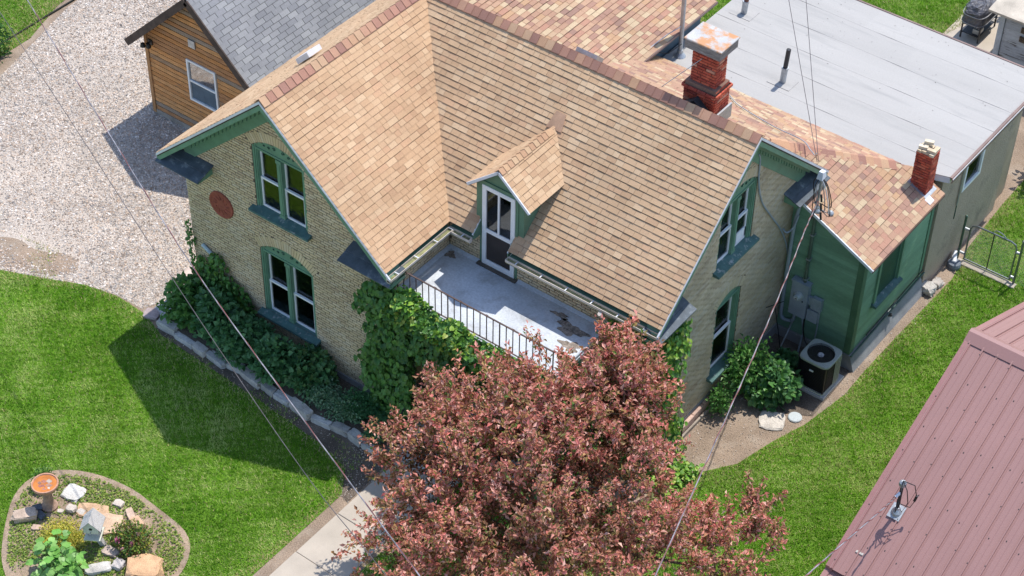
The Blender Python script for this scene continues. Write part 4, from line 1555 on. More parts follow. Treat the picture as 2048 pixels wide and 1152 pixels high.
# roof: slope towards the side yard, and the low slope behind the main range, meeting at a hip
S3 = .4976
K3 = math.sqrt(1 + S3 * S3)
rd = MB()
T3 = lambda y, x: (y - 7.05, (13.1 - x) * K3)
PG = [[T3(7.05, 13.1), T3(10.25, 13.1), T3(10.25, 12.35), T3(9.82, 11.94), T3(8.0, 10.26), T3(7.05, 10.98)]]
deck_slab(rd, (13.1, 7.05, 3.23), (0, 1, 0), (-1, 0, S3), PG[0], .05)
S4 = .46
K4 = math.sqrt(1 + S4 * S4)
T4 = lambda x, y: (12.1 - x, (9.98 - y) * K4)
PL = [[T4(12.08, 9.98), T4(5.6, 9.98), T4(5.6, 7.40), T4(9.70, 7.40)]]
deck_slab(rd, (12.1, 9.98, 3.735), (-1, 0, 0), (0, -1, S4), PL[0], .05)
groof = rd.build('roof', MATS['roof_deck'], add)
gsh = Pieces('shingle')
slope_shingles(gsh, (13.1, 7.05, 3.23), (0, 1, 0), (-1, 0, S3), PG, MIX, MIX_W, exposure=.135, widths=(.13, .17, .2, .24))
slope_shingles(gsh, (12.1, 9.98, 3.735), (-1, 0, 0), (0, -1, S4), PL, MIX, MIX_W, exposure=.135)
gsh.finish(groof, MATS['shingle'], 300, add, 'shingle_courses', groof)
ridge_caps(groof, MATS['cap'], (11.98, 9.86, 3.80), (10.0, 7.72, 4.79), (.7, -.7, -.5), (-.7, .7, -.45), w=.21, step=.19, sag=.03)
t = MB()
t.bar((10.98, 7.04, 4.26), (13.11, 7.04, 3.20), .03, .07)
t.build('drip_edge', MATS['trim_white'], add)
MB().bar((13.105, 7.03, 3.19), (13.105, 10.25, 3.19), .03, .05).build('eave_trim', M('brown_trim', (.16, .10, .08), rough=.6), add)

# second red chimney through this roof, with loose cream bricks on top
rb2 = Pieces('chimney_brick')
c2 = MB()
c2.box((12.47, 9.78, 3.1), (12.83, 10.10, 4.42))
ch2 = c2.build('chimney', MATS['red_mortar'], add)
brick_shaft(rb2, 12.46, 12.84, 9.77, 10.11, 3.15, 4.42, **kw)
rb2.finish(ch2, MATS['red_brick'], 300, add, 'chimney_brick_courses', ch2)
pal = [(.62, .52, .38), (.56, .45, .31), (.66, .57, .43)]
for (bx, by, bz, rz) in ((12.52, 9.86, 4.42, 1.5), (12.64, 9.83, 4.42, .05), (12.80, 9.86, 4.42, 1.6), (12.79, 10.03, 4.42, 1.57), (12.62, 10.06, 4.42, .1), (12.50, 10.02, 4.42, 1.4), (12.55, 9.88, 4.485, .2), (12.56, 10.0, 4.485, 1.0), (12.6, 10.03, 4.55, .3), (12.76, 9.86, 4.485, .1)):
    p = MB()
    ca, sa = math.cos(rz), math.sin(rz)
    q = []
    for zz in (bz, bz + .06):
        for ux, uy in ((-.1, -.048), (.1, -.048), (.1, .048), (-.1, .048)):
            q.append((bx + ux * ca - uy * sa, by + ux * sa + uy * ca, zz))
    p.hexa(q, random.choice(pal))
    p.build('cap_brick', M('cream_brick', attr=True, rough=.9, var=.15, vscale=8, fine=.15, bump=.4, stain=(.75, .7, .6), sscale=12, slo=.55, shi=.7), ch2)
fl = MB()
fl.prism([(12.40, 9.70, 3.585), (12.92, 9.70, 3.325), (12.92, 10.18, 3.325), (12.40, 10.18, 3.585)], (.005, 0, .012))
fl.build('flashing', MATS['galvanised'], ch2)
MB().prism([(12.90, 9.66, 3.335), (13.04, 9.66, 3.265), (13.04, 9.86, 3.265), (12.90, 9.86, 3.335)], (.005, 0, .014)).build('patch_flashing', MATS['trim_white'], ch2)

# ------------------------------------------------------------------ flat-roofed stucco addition
st = thing('stucco_addition', 'flat pale-roofed stucco addition stretching behind the house', 'building', (9.3, 12.6, 0))
FZ = 3.50
w = MB()
w.box((12.70, 10.56, 0), (12.90, 11.80, 3.35)).box((12.70, 12.72, 0), (12.90, 14.25, 3.35)).box((12.70, 11.80, 0), (12.90, 12.72, 2.14)).box((12.70, 11.80, 3.16), (12.90, 12.72, 3.35))
w.box((5.7, 15.0, 0), (12.75, 15.15, 3.35)).box((5.6, 10.0, 0), (12.7, 10.2, 3.35))
w.build('wall', MATS['stucco'], st)
MB().box((12.60, 14.26, 0), (12.78, 15.0, 3.33)).build('end_wall', M('tan_block', (.42, .34, .25), rough=.9, var=.15, vscale=3), st)
MB().box((12.901, 11.66, 1.45), (12.915, 11.69, 3.3)).build('control_joint', MATS['green_dark'], st)
MB().tube([(12.93, 11.62, 3.2), (12.93, 11.62, 1.9)], .02, 6).build('conduit', MATS['galvanised'], st)
wd = MB()
x = 12.905
for a_, b_ in (((x - .08, 11.80, 2.14), (x + .01, 11.88, 3.16)), ((x - .08, 12.64, 2.14), (x + .01, 12.72, 3.16)), ((x - .08, 11.88, 2.14), (x + .01, 12.64, 2.22)), ((x - .08, 11.88, 3.08), (x + .01, 12.64, 3.16))):
    wd.box(a_, b_)
wnd = wd.build('window', MATS['white_paint'], st)
MB().box((12.86, 11.88, 2.22), (12.866, 12.64, 3.08)).build('pane', MATS['window_glass'], wnd)
MB().box((12.2, 11.6, 1.9), (12.22, 12.9, 3.3)).build('room_lining', MATS['room_dark'], wnd)
# roll roofing laid in overlapping sheets
edge = lambda x: 9.96 + max(0, (x - 5.6)) / 6.2 * .16 if x < 11.8 else 10.12 + (x - 11.8) / 1.25 * .40
fr = MB()
fr.prism([(5.55, edge(5.6), FZ - .012), (11.8, edge(11.8), FZ - .012), (13.05, 10.52, FZ - .012), (13.10, 15.25, FZ - .012), (5.55, 15.25, FZ - .012)], (0, 0, -.16))
froof = fr.build('roof', MATS['trim_white'], st)
M('roll_roofing', attr=True, rough=.85, var=.05, vscale=1.0, fine=.10, fscale=110, bump=.35, bscale=90, dist=.006, stain=(.29, .285, .275), sscale=2.2, slo=.52, shi=.85, stretch=(.22, 1.8, 1))
y = 9.96
k = 0
while y < 15.2:
    y1 = min(y + .88, 15.24)
    xs = [5.56]
    xs += [random.uniform(7, 9.2) if k % 2 else random.uniform(9.4, 11.5)]
    xs += [13.06]
    for xa, xb in zip(xs[:-1], xs[1:]):
        m_ = MB()
        n_ = 16
        px = [xa + (xb - xa) * i / n_ for i in range(n_ + 1)]
        lo_ = [(p, max(y + .012 * math.sin(p * 1.3 + k * 2.2), edge(p))) for p in px]
        hi_ = [(p, max(y1 + .02 + .006 * math.sin(p * 3 + k + 1), edge(p) + .001)) for p in px]
        g = random.uniform(.98, 1.02)
        c_ = (.395 * g, .38 * g, .36 * g)
        lift = .004
        vs = [(a, b_, FZ + .0015 + .007 * max(0, math.sin(a * 2.6 + k * 1.7)) ** 2) for a, b_ in lo_] + [(a, b_, FZ - .001) for a, b_ in hi_] + [(a, b_, FZ - .012) for a, b_ in lo_]
        fs = []
        for i in range(n_):
            fs.append((i, i + 1, n_ + 1 + i + 1, n_ + 1 + i))
            fs.append((2 * n_ + 2 + i, 2 * n_ + 3 + i, i + 1, i))
        fs.append((2 * n_ + 2 + n_, n_ + 1 + n_, n_))
        m_.add(vs, fs, c_)
        m_.build('roofing_sheet', MATS['roll_roofing'], froof)
    y = y1
    k += 1
e_ = MB()
e_.bar((13.075, 10.5, FZ + .004), (13.125, 15.25, FZ + .004), .06, .03)
e_.bar((13.11, 10.5, FZ - .07), (13.16, 15.25, FZ - .07), .02, .12)
e_.bar((5.5, 15.27, FZ + .0), (13.1, 15.27, FZ + .0), .05, .03)
e_.build('drip_edge', M('edge_brown', (.22, .15, .13), rough=.5), st)
MB().bar((13.122, 10.5, FZ - .028), (13.172, 15.25, FZ - .028), .012, .03).build('white_trim', MATS['trim_white'], st)
# vent pipes
for (vx, vy, h1, h2, col, txt) in ((8.30, 11.22, .42, .95, 'dark', 0), (6.09, 13.04, .36, .45, 'steel', 0)):
    p = MB()
    p.tube([(vx, vy, FZ - .02), (vx + .02, vy, FZ + h1)], .075, 10)
    vp = p.build('vent_pipe', MATS['galvanised'], st)
    q = MB()
    q.tube([(vx + .02, vy, FZ + h1 - .02), (vx + .05, vy, FZ + h2)], .055, 12, cap=False)
    q.tube([(vx + .05, vy, FZ + h2), (vx + .05, vy, FZ + h2 - .1)], .045, 12)
    q.build('upper_pipe', MATS['dark_metal'] if col == 'dark' else M('rust_pipe', (.22, .10, .07), rough=.7, var=.3), vp)
    MB().tube([(vx + .018, vy, FZ + h1 - .03), (vx + .02, vy, FZ + h1 + .015)], .085, 12).build('collar', MATS['galvanised'], vp)
    MB().box((vx - .3, vy - .22, FZ - .003), (vx + .3, vy + .25, FZ + .013), (.39, .375, .355)).build('flashing_patch', MATS['roll_roofing'], vp)
# leaf specks on the roof
P = np.stack([RNG.uniform(6.2, 12.9, 90), 15.1 - RNG.random(90) ** 2 * 4.5, np.full(90, FZ + .012)], 1)
lm = leaf_mesh(P, rand_dirs(90) * np.array((1, 1, .05)), np.tile((0, 0, 1.0), (90, 1)), .015 + .025 * RNG.random(90), [(.05, .035, .025), (.10, .06, .04)], curl=.0, fold=.02)
foliage_obj('roof_litter', [lm], MATS['leaf'], st, kind='stuff')

# brown rear roof beyond the main ridge
rr = thing('rear_wing', 'rear wing with brown mottled shingle roof behind the main ridge', 'building', (3, 10, 0))
S5 = .25
K5 = math.sqrt(1 + S5 * S5)
rd = MB()
PR = [[(7.3, 0), (12.2, 0), (12.2, 6.1), (7.3, 6.1)]]
ro5 = (5.78, 0, 4.15)
deck_slab(rd, ro5, (0, 1, 0), (-1, 0, S5), PR[0], .06)
r5 = rd.build('roof', MATS['roof_deck'], rr)
rsh = Pieces('shingle')
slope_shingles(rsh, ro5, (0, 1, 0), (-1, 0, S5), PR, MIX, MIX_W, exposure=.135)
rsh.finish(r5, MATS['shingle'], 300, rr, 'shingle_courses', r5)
w = MB()
w.box((5.35, 8.2, 0), (5.5, 12.0, 4.15)).box((.3, 11.9, 0), (5.35, 12.0, 4.15))
w.build('wall', M('slate_blue_wall', (.10, .14, .17), rough=.8, var=.2), rr)
MB().bar((5.80, 7.6, 4.13), (5.80, 12.21, 4.13), .02, .06).build('eave_trim', MATS['edge_brown'], rr)
# steel service mast beside it
mast = thing('roof_mast', 'tall grey steel mast rising from the flat roof beside the brown rear roof', 'mast', (5.84, 10.6, FZ))
MB().tube([(5.84, 10.6, FZ), (5.80, 10.62, 6.2)], .055, 12).build('pipe', MATS['galvanised'], mast)
MB().lathe([(.15, 0), (.14, .02), (.075, .10), (.07, .18)], (5.84, 10.6, FZ), 14).build('boot', MATS['galvanised'], mast)
MB().tube([(5.86, 10.5, 4.4), (5.7, 10.2, 4.28), (5.62, 9.6, 4.2), (5.55, 9.2, 4.18)], .012, 5).build('brace_wire', MATS['galvanised'], mast)
MB().tube([(5.9, 10.55, 3.9), (5.75, 10.2, 3.75), (5.62, 9.9, 3.9)], .012, 5).build('brace_wire', MATS['black_metal'], mast)

# ------------------------------------------------------------------ wooden garage at the back left
gar = thing('wooden_garage', 'weathered orange-brown wooden garage with grey shingle roof', 'garage', (-3.77, 7, 0))
GY = 4.39
GX, GZR, GS = -3.77, 4.56, .945
WP = [(.58, .27, .10), (.52, .235, .085), (.62, .31, .125), (.45, .22, .10), (.38, .23, .135), (.33, .25, .19)]
b = MB()
b.prism([(-5.84, GY + .012, .1), (-1.7, GY + .012, .1), (-1.7, GY + .012, 2.55), (GX, GY + .012, 4.45), (-5.84, GY + .012, 2.55)], (0, .12, 0))
b.box((-5.83, GY + .14, .1), (-5.72, 11, 2.5)).box((-1.82, GY + .14, .1), (-1.7, 11, 2.5))
gw = b.build('wall', M('garage_wall', (.05, .03, .02), rough=.9), gar)
siding(gw, (0, GY, 0), (1, 0, 0), (0, -1, 0), .16, 4.42, lambda z: (max(-5.76, GX - (4.47 - z) / GS), min(-1.72, GX + (4.47 - z) / GS)), MATS['wood_weathered'], step=.135,
       holes=((-4.44, -3.42, 1.08, 2.36),), palette=WP, lap=.009, under=.006, jointed=3.0, gap=.031)
MB().box((-5.87, GY - .035, .05), (-5.765, GY - .002, 2.5)).build('corner_board', M('wood_trim', (.42, .22, .10), rough=.9, var=.25, vscale=6, stretch=(6, 6, .6)), gar)
MB().box((-5.88, GY - .02, -.05), (-1.68, GY + .1, .15)).build('sill_plate', M('grey_sill', (.34, .30, .26), rough=.9, var=.3), gar)
gk = math.sqrt(1 + GS * GS)
gl = 2.29 * gk
rd = MB()
ez_ = GZR - 2.29 * GS
PGR = [[(3.98, 0), (13, 0), (13, gl), (3.98, gl)]]
PGL = [[(-13, 0), (-3.98, 0), (-3.98, gl), (-13, gl)]]
deck_slab(rd, (GX + 2.29, 0, ez_), (0, 1, 0), (-1, 0, GS), PGR[0], .06)
deck_slab(rd, (GX - 2.29, 0, ez_), (0, -1, 0), (1, 0, GS), PGL[0], .06)
gr = rd.build('roof', MATS['roof_deck'], gar)
gps = Pieces('shingle')
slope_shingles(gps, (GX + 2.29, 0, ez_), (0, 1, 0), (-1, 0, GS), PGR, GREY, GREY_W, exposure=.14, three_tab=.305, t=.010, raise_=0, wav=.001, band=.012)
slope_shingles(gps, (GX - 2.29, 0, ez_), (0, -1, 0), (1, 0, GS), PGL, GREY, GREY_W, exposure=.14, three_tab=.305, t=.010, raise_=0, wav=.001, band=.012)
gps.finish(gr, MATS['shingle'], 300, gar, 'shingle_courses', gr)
for s in (-1, 1):
    t = MB()
    t.bar((GX, 3.965, GZR - .08), (GX + s * 2.30, 3.965, ez_ - .08), .035, .19)
    t.bar((GX, 4.2, GZR - .12), (GX + s * 2.30, 4.2, ez_ - .12), .38, .03, up=(0, 0, 1))
    t.build('barge_board', M('barge_brown', (.085, .06, .05), rough=.8, var=.3, vscale=6), gar)
# garage window: white vinyl, upper sash mirrors the gravel
wd = MB()
X0, X1, Z0, Z1 = -4.42, -3.44, 1.10, 2.34
for a_, b_ in (((X0, GY - .045, Z0), (X0 + .055, GY + .02, Z1)), ((X1 - .055, GY - .045, Z0), (X1, GY + .02, Z1)), ((X0 + .055, GY - .045, Z0), (X1 - .055, GY + .02, Z0 + .055)),
               ((X0 + .055, GY - .045, Z1 - .055), (X1 - .055, GY + .02, Z1)), ((X0 + .055, GY - .035, 1.68), (X1 - .055, GY + .02, 1.73))):
    wd.box(a_, b_)
gwn = wd.build('window', MATS['white_paint'], gar)
glass_mat('mirror_glass', .45, (.4, .45, .5), .05)
MB().box((X0 + .055, GY - .005, 1.73), (X1 - .055, GY + .0, Z1 - .055)).build('pane', MATS['mirror_glass'], gwn)
MB().box((X0 + .055, GY - .002, Z0 + .055), (X1 - .055, GY + .003, 1.68)).build('pane', M('dusk_pane', (.10, .14, .18), rough=.2, spec=.6, bump=0), gwn)
# wall vent and flood light on the garage
MB().box((-4.26, GY - .05, 2.78), (-4.04, GY - .015, 3.0)).build('vent_cover', MATS['galvanised'], gar)
flt = thing('flood_light', 'small black flood light on the garage corner', 'lamp', (-5.66, GY - .03, 2.25))
MB().box((-5.72, GY - .045, 2.22), (-5.58, GY - .016, 2.36)).build('back_plate', MATS['black_metal'], flt)
MB().tube([(-5.66, GY - .04, 2.28), (-5.70, GY - .14, 2.28)], .02, 6).build('arm', MATS['black_metal'], flt)
MB().lathe([(.03, .1), (.05, .08), (.075, 0), (.07, -.01)], (-5.74, GY - .2, 2.22), 12).build('lamp_head', MATS['black_metal'], flt)
MB().lathe([(.03, .1), (.05, .08), (.07, 0), (.065, -.01)], (-5.56, GY - .18, 2.26), 12).build('lamp_head', MATS['black_metal'], flt)

# ------------------------------------------------------------------ pink metal roof next door
nb = thing('metal_roof_building', 'neighbouring building under a dusty pink ribbed metal roof', 'building', (20, 4, 0))
PX0, PRY, PRZ, PEY, PEZ = 16.05, 5.42, 4.42, .45, 2.06
pm = M('pink_metal', (.31, .168, .152), rough=.42, spec=.5, var=.05, vscale=.7, fine=.03, fscale=30, bump=.06, bscale=3, dist=.02)
ps_ = (PRZ - PEZ) / (PRY - PEY)
w = MB()
w.box((16.35, .9, 0), (16.5, 9.5, 2.3)).box((16.5, .9, 0), (24, 1.05, 2.2))
w.prism([(16.36, .9, 2.2), (16.36, 9.9, 2.2), (16.36, PRY, 4.25)], (.12, 0, 0))
w.build('wall', M('neighbour_wall', (.4, .38, .35), rough=.9), nb)
pitch = .305
x = PX0
k = 0
prf = [(0, 0), (.008, .034), (.034, .034), (.042, 0), (.062, 0), (.066, .008), (.076, .008), (.080, 0), (.178, .001), (.188, .005), (.198, .001), (.305, 0)]
pool = {}
for side, ya, za, yb, zb in (('f', PRY, PRZ, PEY, PEZ), ('b', PRY, PRZ, PRY + 4.4, PRZ - 4.4 * ps_), ('p', PEY + .12, PEZ - .06, PEY - 1.6, PEZ - .06 - 1.72 * .30)):
    x = PX0 + (.03 if side != 'b' else .03)
    while x < 24:
        key = side
        if key not in pool:
            nrm = unit(np.cross((1, 0, 0), (0, yb - ya, zb - za)))
            if nrm[2] < 0:
                nrm = -nrm
            vs = [np.array((p, ya, za)) + nrm * h for p, h in prf] + [np.array((p, yb, zb)) + nrm * h for p, h in prf]
            m_ = len(prf)
            fs = [(i, i + 1, i + 1 + m_, i + m_) for i in range(m_ - 1)]
            if np.cross(vs[1] - vs[0], vs[m_] - vs[0])[2] < 0:
                fs = [f_[::-1] for f_ in fs]
            pool[key] = raw_mesh('roof_panel', np.array(vs) - ORG[nb.name], fs, None, pm)
        ob = bpy.data.objects.new('roof_panel', pool[key])
        COL.objects.link(ob)
        ob.parent = nb
        ob.location = (x, 0, 0)
        x += pitch
tr = MB()
nf = unit((0, -ps_, 1))
tr.hexa([(PX0 - .05, PEY, PEZ - .10), (PX0 + .09, PEY, PEZ - .10), (PX0 + .09, PRY, PRZ - .10), (PX0 - .05, PRY, PRZ - .10), (PX0 - .05, PEY, PEZ + .03), (PX0 + .09, PEY, PEZ + .03), (PX0 + .09, PRY, PRZ + .03), (PX0 - .05, PRY, PRZ + .03)])
tr.build('rake_trim', M('pink_trim', (.31, .15, .14), rough=.4, spec=.5, var=.06, bump=.03), nb)
tr = MB()
yb, zb = PRY + 4.4, PRZ - 4.4 * ps_
tr.hexa([(PX0 - .05, PRY, PRZ - .10), (PX0 + .09, PRY, PRZ - .10), (PX0 + .09, yb, zb - .10), (PX0 - .05, yb, zb - .10), (PX0 - .05, PRY, PRZ + .03), (PX0 + .09, PRY, PRZ + .03), (PX0 + .09, yb, zb + .03), (PX0 - .05, yb, zb + .03)])
tr.build('rake_trim', MATS['pink_trim'], nb)
tr = MB()
tr.prism([(PX0 - .06, PRY - .24, PRZ - .24 * ps_ + .026), (PX0 - .06, PRY - .05, PRZ + .045), (PX0 - .06, PRY + .05, PRZ + .045), (PX0 - .06, PRY + .24, PRZ - .24 * ps_ + .026)], (9, 0, 0))
tr.build('ridge_cap', pm, nb)
tr = MB()
tr.box((PX0 - .04, PEY - 1.62, PEZ - .74), (PX0 + .02, PEY + .1, PEZ - .12))
tr.hexa([(PX0 - .045, PEY - 1.6, PEZ - .64), (PX0 + .06, PEY - 1.6, PEZ - .64), (PX0 + .06, PEY + .1, PEZ - .12), (PX0 - .045, PEY + .1, PEZ - .12),
         (PX0 - .045, PEY - 1.6, PEZ - .53), (PX0 + .06, PEY - 1.6, PEZ - .53), (PX0 + .06, PEY + .1, PEZ - .02), (PX0 - .045, PEY + .1, PEZ - .02)])
tr.build('lower_rake_trim', MATS['pink_trim'], nb)
sv, sf = [], []
for j in range(26):
    for i in range(9):
        px_ = PX0 + .03 + .021 + j * pitch + (.10 if i % 2 else 0)
        t = .05 + i * .115 + (.02 if j % 2 else 0)
        py_, pz_ = PRY + (PEY - PRY) * t, PRZ + (PEZ - PRZ) * t
        sv.append((px_ + .0, py_, pz_ + (.042 if not i % 2 else .01)))
scr = MB()
for (a_, b_, c_) in sv:
    scr.box((a_ - .009, b_ - .009, c_ - .01), (a_ + .009, b_ + .009, c_ + .006))
scr.build('screw_heads', MATS['dark_metal'], nb, kind='stuff')

# service mast on the pink roof
pmz = lambda y: PEZ + (y - PEY) * ps_
ms = thing('pink_roof_mast', 'short steel service mast with drooping wires on the pink metal roof', 'mast', (16.62, 1.85, pmz(1.85)))
mx, my = 16.62, 1.85
mz = pmz(my)
MB().tube([(mx, my, mz - .05), (mx, my, mz + .80)], .034, 10).build('pipe', MATS['dark_metal'], ms)
MB().lathe([(.06, .0), (.075, .04), (.07, .10), (.03, .13)], (mx, my, mz + .77), 12).build('weather_cap', MATS['galvanised'], ms)
MB().lathe([(.11, -.03), (.10, .06), (.055, .13), (.05, .18)], (mx, my, mz), 14).build('boot', MATS['galvanised'], ms)
MB().prism([(mx - .13, my - .14, pmz(my - .14) + .036), (mx + .13, my - .14, pmz(my - .14) + .036), (mx + .13, my + .14, pmz(my + .14) + .036), (mx - .13, my + .14, pmz(my + .14) + .036)], (0, 0, .008)).build('flashing', MATS['galvanised'], ms)
for k, (ox, oy) in enumerate(((.30, .08), (.22, -.12), (.1, -.2))):
    MB().tube([(mx, my - .02, mz + .93), (mx + ox * .7, my + oy, mz + .85), (mx + ox, my + oy, mz + .55), (mx + ox * .8, my + oy - .1, mz + .35), (mx + .02, my - .15, mz + .45 + .05 * k)], .010, 5).build('drip_wire', MATS['black_metal'], ms)
MB().tube([(mx + .29, my + .08, mz + .62), (mx + .27, my + .06, mz + .48)], .026, 8).build('splice', MATS['black_metal'], ms)
MB().tube([(mx - .0, my - .05, mz + .62), (mx - .02, my - .18, mz + .6)], .03, 8).build('insulator', MATS['trim_white'], ms)

# ------------------------------------------------------------------ grey plank shed and covered grill at the top right
shd = thing('plank_shed', 'flaking grey plank shed at the far corner behind the flat roof', 'shed', (11.5, 20.5, 0))
b = MB()
b.box((10.24, 19.33, 0), (14, 19.42, 2.02)).box((10.24, 19.43, 0), (10.36, 24, 2.02))
sw = b.build('wall', M('shed_wall', (.2, .21, .22), rough=.9), shd)
siding(sw, (0, 19.325, 0), (1, 0, 0), (0, -1, 0), .05, 2.0, lambda z: (10.36, 13.9), M('shed_plank', attr=True, rough=.9, var=.15, vscale=3, fine=.15, fscale=40, bump=.4, stretch=(.4, 1, 4), stain=(.12, .115, .11), sscale=4, slo=.57, shi=.63),
       step=.21, palette=[(.38, .41, .45), (.34, .37, .41), (.42, .45, .48)])
MB().box((10.20, 19.27, 0), (10.345, 19.315, 2.02)).build('corner_board', M('shed_trim', (.42, .46, .50), rough=.7, var=.15), shd)
MB().prism([(9.95, 19.0, 2.0), (14.2, 19.0, 2.0), (14.2, 24, 2.5), (9.95, 24, 2.5)], (0, 0, .06)).build('roof', M('shed_roof', (.5, .44, .36), rough=.9, var=.2), shd)
for z_, c_ in ((1.55, (.10, .075, .055)), (1.28, (.12, .085, .045))):
    pl = MB()
    pl.box((10.83, 19.27, z_), (11.2, 19.305, z_ + .16))
    pl.build('plaque', M('plaque_dark', (.075, .055, .045), rough=.7, var=.6, vscale=20, stain=(.3, .22, .1), sscale=18, slo=.55, shi=.62), shd)
gri = thing('covered_grill', 'barbecue grill under a crumpled grey cover on the rear patio', 'grill', (9.15, 20.6, 0))
gx, gy = 9.12, 20.75
cov = MB()
nn, mm = 22, 8
vs, fs = [], []
rgr = np.random.default_rng(4)
for j in range(mm + 1):
    t = j / mm
    for i in range(nn):
        a = 2 * math.pi * i / nn
        sx = abs(math.cos(a)) ** .5 * math.copysign(1, math.cos(a))
        sy = abs(math.sin(a)) ** .5 * math.copysign(1, math.sin(a))
        if t < .5:
            r, z = .98 + .04 * math.sin(5 * a), .52 + t * 2 * .42
        else:
            q = (t - .5) * 2
            r, z = 1.0 - .75 * q ** 1.8, .94 + .20 * math.sin(q * math.pi / 2)
        jit = rgr.normal() * .016
        vs.append((gx + sx * .33 * r + jit, gy + sy * .62 * r + jit, z + rgr.normal() * .018))
for j in range(mm):
    for i in range(nn):
        i2 = (i + 1) % nn
        fs.append((j * nn + i, j * nn + i2, (j + 1) * nn + i2, (j + 1) * nn + i))
fs.append([mm * nn + i for i in range(nn)])
cov.add(vs, fs)
cv_ = cov.build('cover', M('cover_fabric', (.10, .10, .115), rough=.45, spec=.5, var=.2, vscale=5, bump=1.0, bscale=9, dist=.06), gri)
for z_ in (.60, .86):
    MB().tube([(gx + .345 * abs(math.cos(a)) ** .5 * math.copysign(1, math.cos(a)), gy + .645 * abs(math.sin(a)) ** .5 * math.copysign(1, math.sin(a)), z_) for a in np.linspace(0, 2 * math.pi, 24)], .012, 5).build('cover_band', M('band_grey', (.33, .33, .34), rough=.6), gri)
for sx in (-1, 1):
    for sy in (-1, 1):
        MB().box((gx + sx * .26 - .018, gy + sy * .5 - .018, .03), (gx + sx * .26 + .018, gy + sy * .5 + .018, .55)).build('leg', MATS['dark_metal'], gri)
MB().box((gx - .25, gy - .48, .18), (gx + .25, gy + .48, .20)).build('shelf', MATS['dark_metal'], gri)
MB().box((gx + .02, gy - .40, .20), (gx + .22, gy - .15, .34)).build('tray', MATS['galvanised'], gri)
# ------------------------------------------------------------------ air conditioner on its pad
pad = MB()
pad.bbox((12.14, 6.02, -.03), (12.95, 6.93, .085), .012)
label(pad.build('equipment_pad', MATS['concrete_grey']), 'square concrete pad under the air conditioner', 'slab')
ac = thing('air_conditioner', 'black and beige air-conditioning unit standing on its pad by the green wall', 'air conditioner', (12.54, 6.45, .085))
acx, acy, hw, hh = 12.54, 6.42, .365, .84


def rrect(cx, cy, w, r, z, n=9):
    out = []
    for sx, sy, a0 in ((1, 1, 0), (-1, 1, 90), (-1, -1, 180), (1, -1, 270)):
        for i in range(n + 1):
            a = math.radians(a0 + 90 * i / n)
            out.append((cx + sx * (w - r) + r * math.cos(a), cy + sy * (w - r) + r * math.sin(a), z))
    return out


def loft(mb, rings, cap0=True, cap1=True):
    n = len(rings[0])
    vs = [p for r in rings for p in r]
    fs = [(j * n + i, j * n + (i + 1) % n, (j + 1) * n + (i + 1) % n, (j + 1) * n + i) for j in range(len(rings) - 1) for i in range(n)]
    if cap0:
        fs.append(list(range(n))[::-1])
    if cap1:
        fs.append([(len(rings) - 1) * n + i for i in range(n)])
    return mb.add(vs, fs)


m = MB()
loft(m, [rrect(acx, acy, hw - .03, .09, .13), rrect(acx, acy, hw - .03, .09, hh + .04)])
body = m.build('coil_body', M('coil_black', (.012, .012, .012), rough=.6, bump=.6, bscale=120), ac)
for i in range(18):
    z = .16 + i * .042
    m = MB()
    loft(m, [rrect(acx, acy, hw - .012, .09, z), rrect(acx, acy, hw - .012, .09, z + .012)], True, True)
    m.build('louvre', MATS['black_metal'], body)
beige = M('beige_metal', (.46, .47, .40), rough=.5, spec=.4, var=.06, bump=.03)
m = MB()
loft(m, [rrect(acx, acy, hw, .1, .085), rrect(acx, acy, hw, .1, .125)])
m.build('base_pan', beige, ac)
# corner posts and vertical ribs
for sx, sy in ((1, 1), (-1, -1), (1, -1), (-1, 1)):
    m = MB()
    for dx in ((0, .03) if (sx, sy) == (1, 1) else (0,)):
        m.box((acx + sx * (hw - .035) - .014, acy + sy * (hw - .035) - .014, .125), (acx + sx * (hw - .035) + .014, acy + sy * (hw - .035) + .014, hh + .05))
    m.build('corner_post', beige if sx > 0 and sy > 0 else MATS['black_metal'], ac)
for k in range(4):
    MB().box((acx + hw - .016, acy + .06 + .07 * k, .125), (acx + hw + .004, acy + .075 + .07 * k, hh + .04)).build('side_rib', beige, ac)
# top ring: rounded square with a round opening
m = MB()
n_ = 24
R0 = .305
outer, inner = [], []
for k in range(48):
    a = 2 * math.pi * k / 48
    r_ = (hw + .01) / (abs(math.cos(a)) ** 6 + abs(math.sin(a)) ** 6) ** (1 / 6)
    outer.append((acx + r_ * math.cos(a), acy + r_ * math.sin(a), 0))
    inner.append((acx + R0 * math.cos(a), acy + R0 * math.sin(a), 0))
Zt = hh + .10
rings = [[(p[0], p[1], hh + .04) for p in outer], [(p[0], p[1], Zt - .015) for p in outer], [(acx + (p[0] - acx) * .96, acy + (p[1] - acy) * .96, Zt) for p in outer],
         [(p[0], p[1], Zt) for p in inner], [(p[0], p[1], hh - .10) for p in inner]]
loft(m, rings, False, False)
m.build('top_ring', M('top_grey', (.27, .30, .28), rough=.5, spec=.4, var=.06, bump=.03), ac)
MB().lathe([(.255, 0), (.255, .01)], (acx, acy, hh - .12), 20).build('well_floor', MATS['black_metal'], ac)
fan = MB()
fan.lathe([(.08, 0), (.08, .07), (.06, .09), (.0, .092)], (acx, acy, hh - .03), 16)
for k in range(4):
    a = math.pi / 2 * k + .4
    q = []
    for r, da, dz in ((.06, -.25, 0), (.285, -.38, -.02), (.285, .16, .05), (.06, .30, .03)):
        q.append((acx + r * math.cos(a + da), acy + r * math.sin(a + da), hh - .01 + dz))
    fan.prism(q, (0, 0, .006))
fan.build('fan', M('fan_grey', (.42, .43, .46), rough=.5, metallic=.0, var=.1), ac)
g = MB()
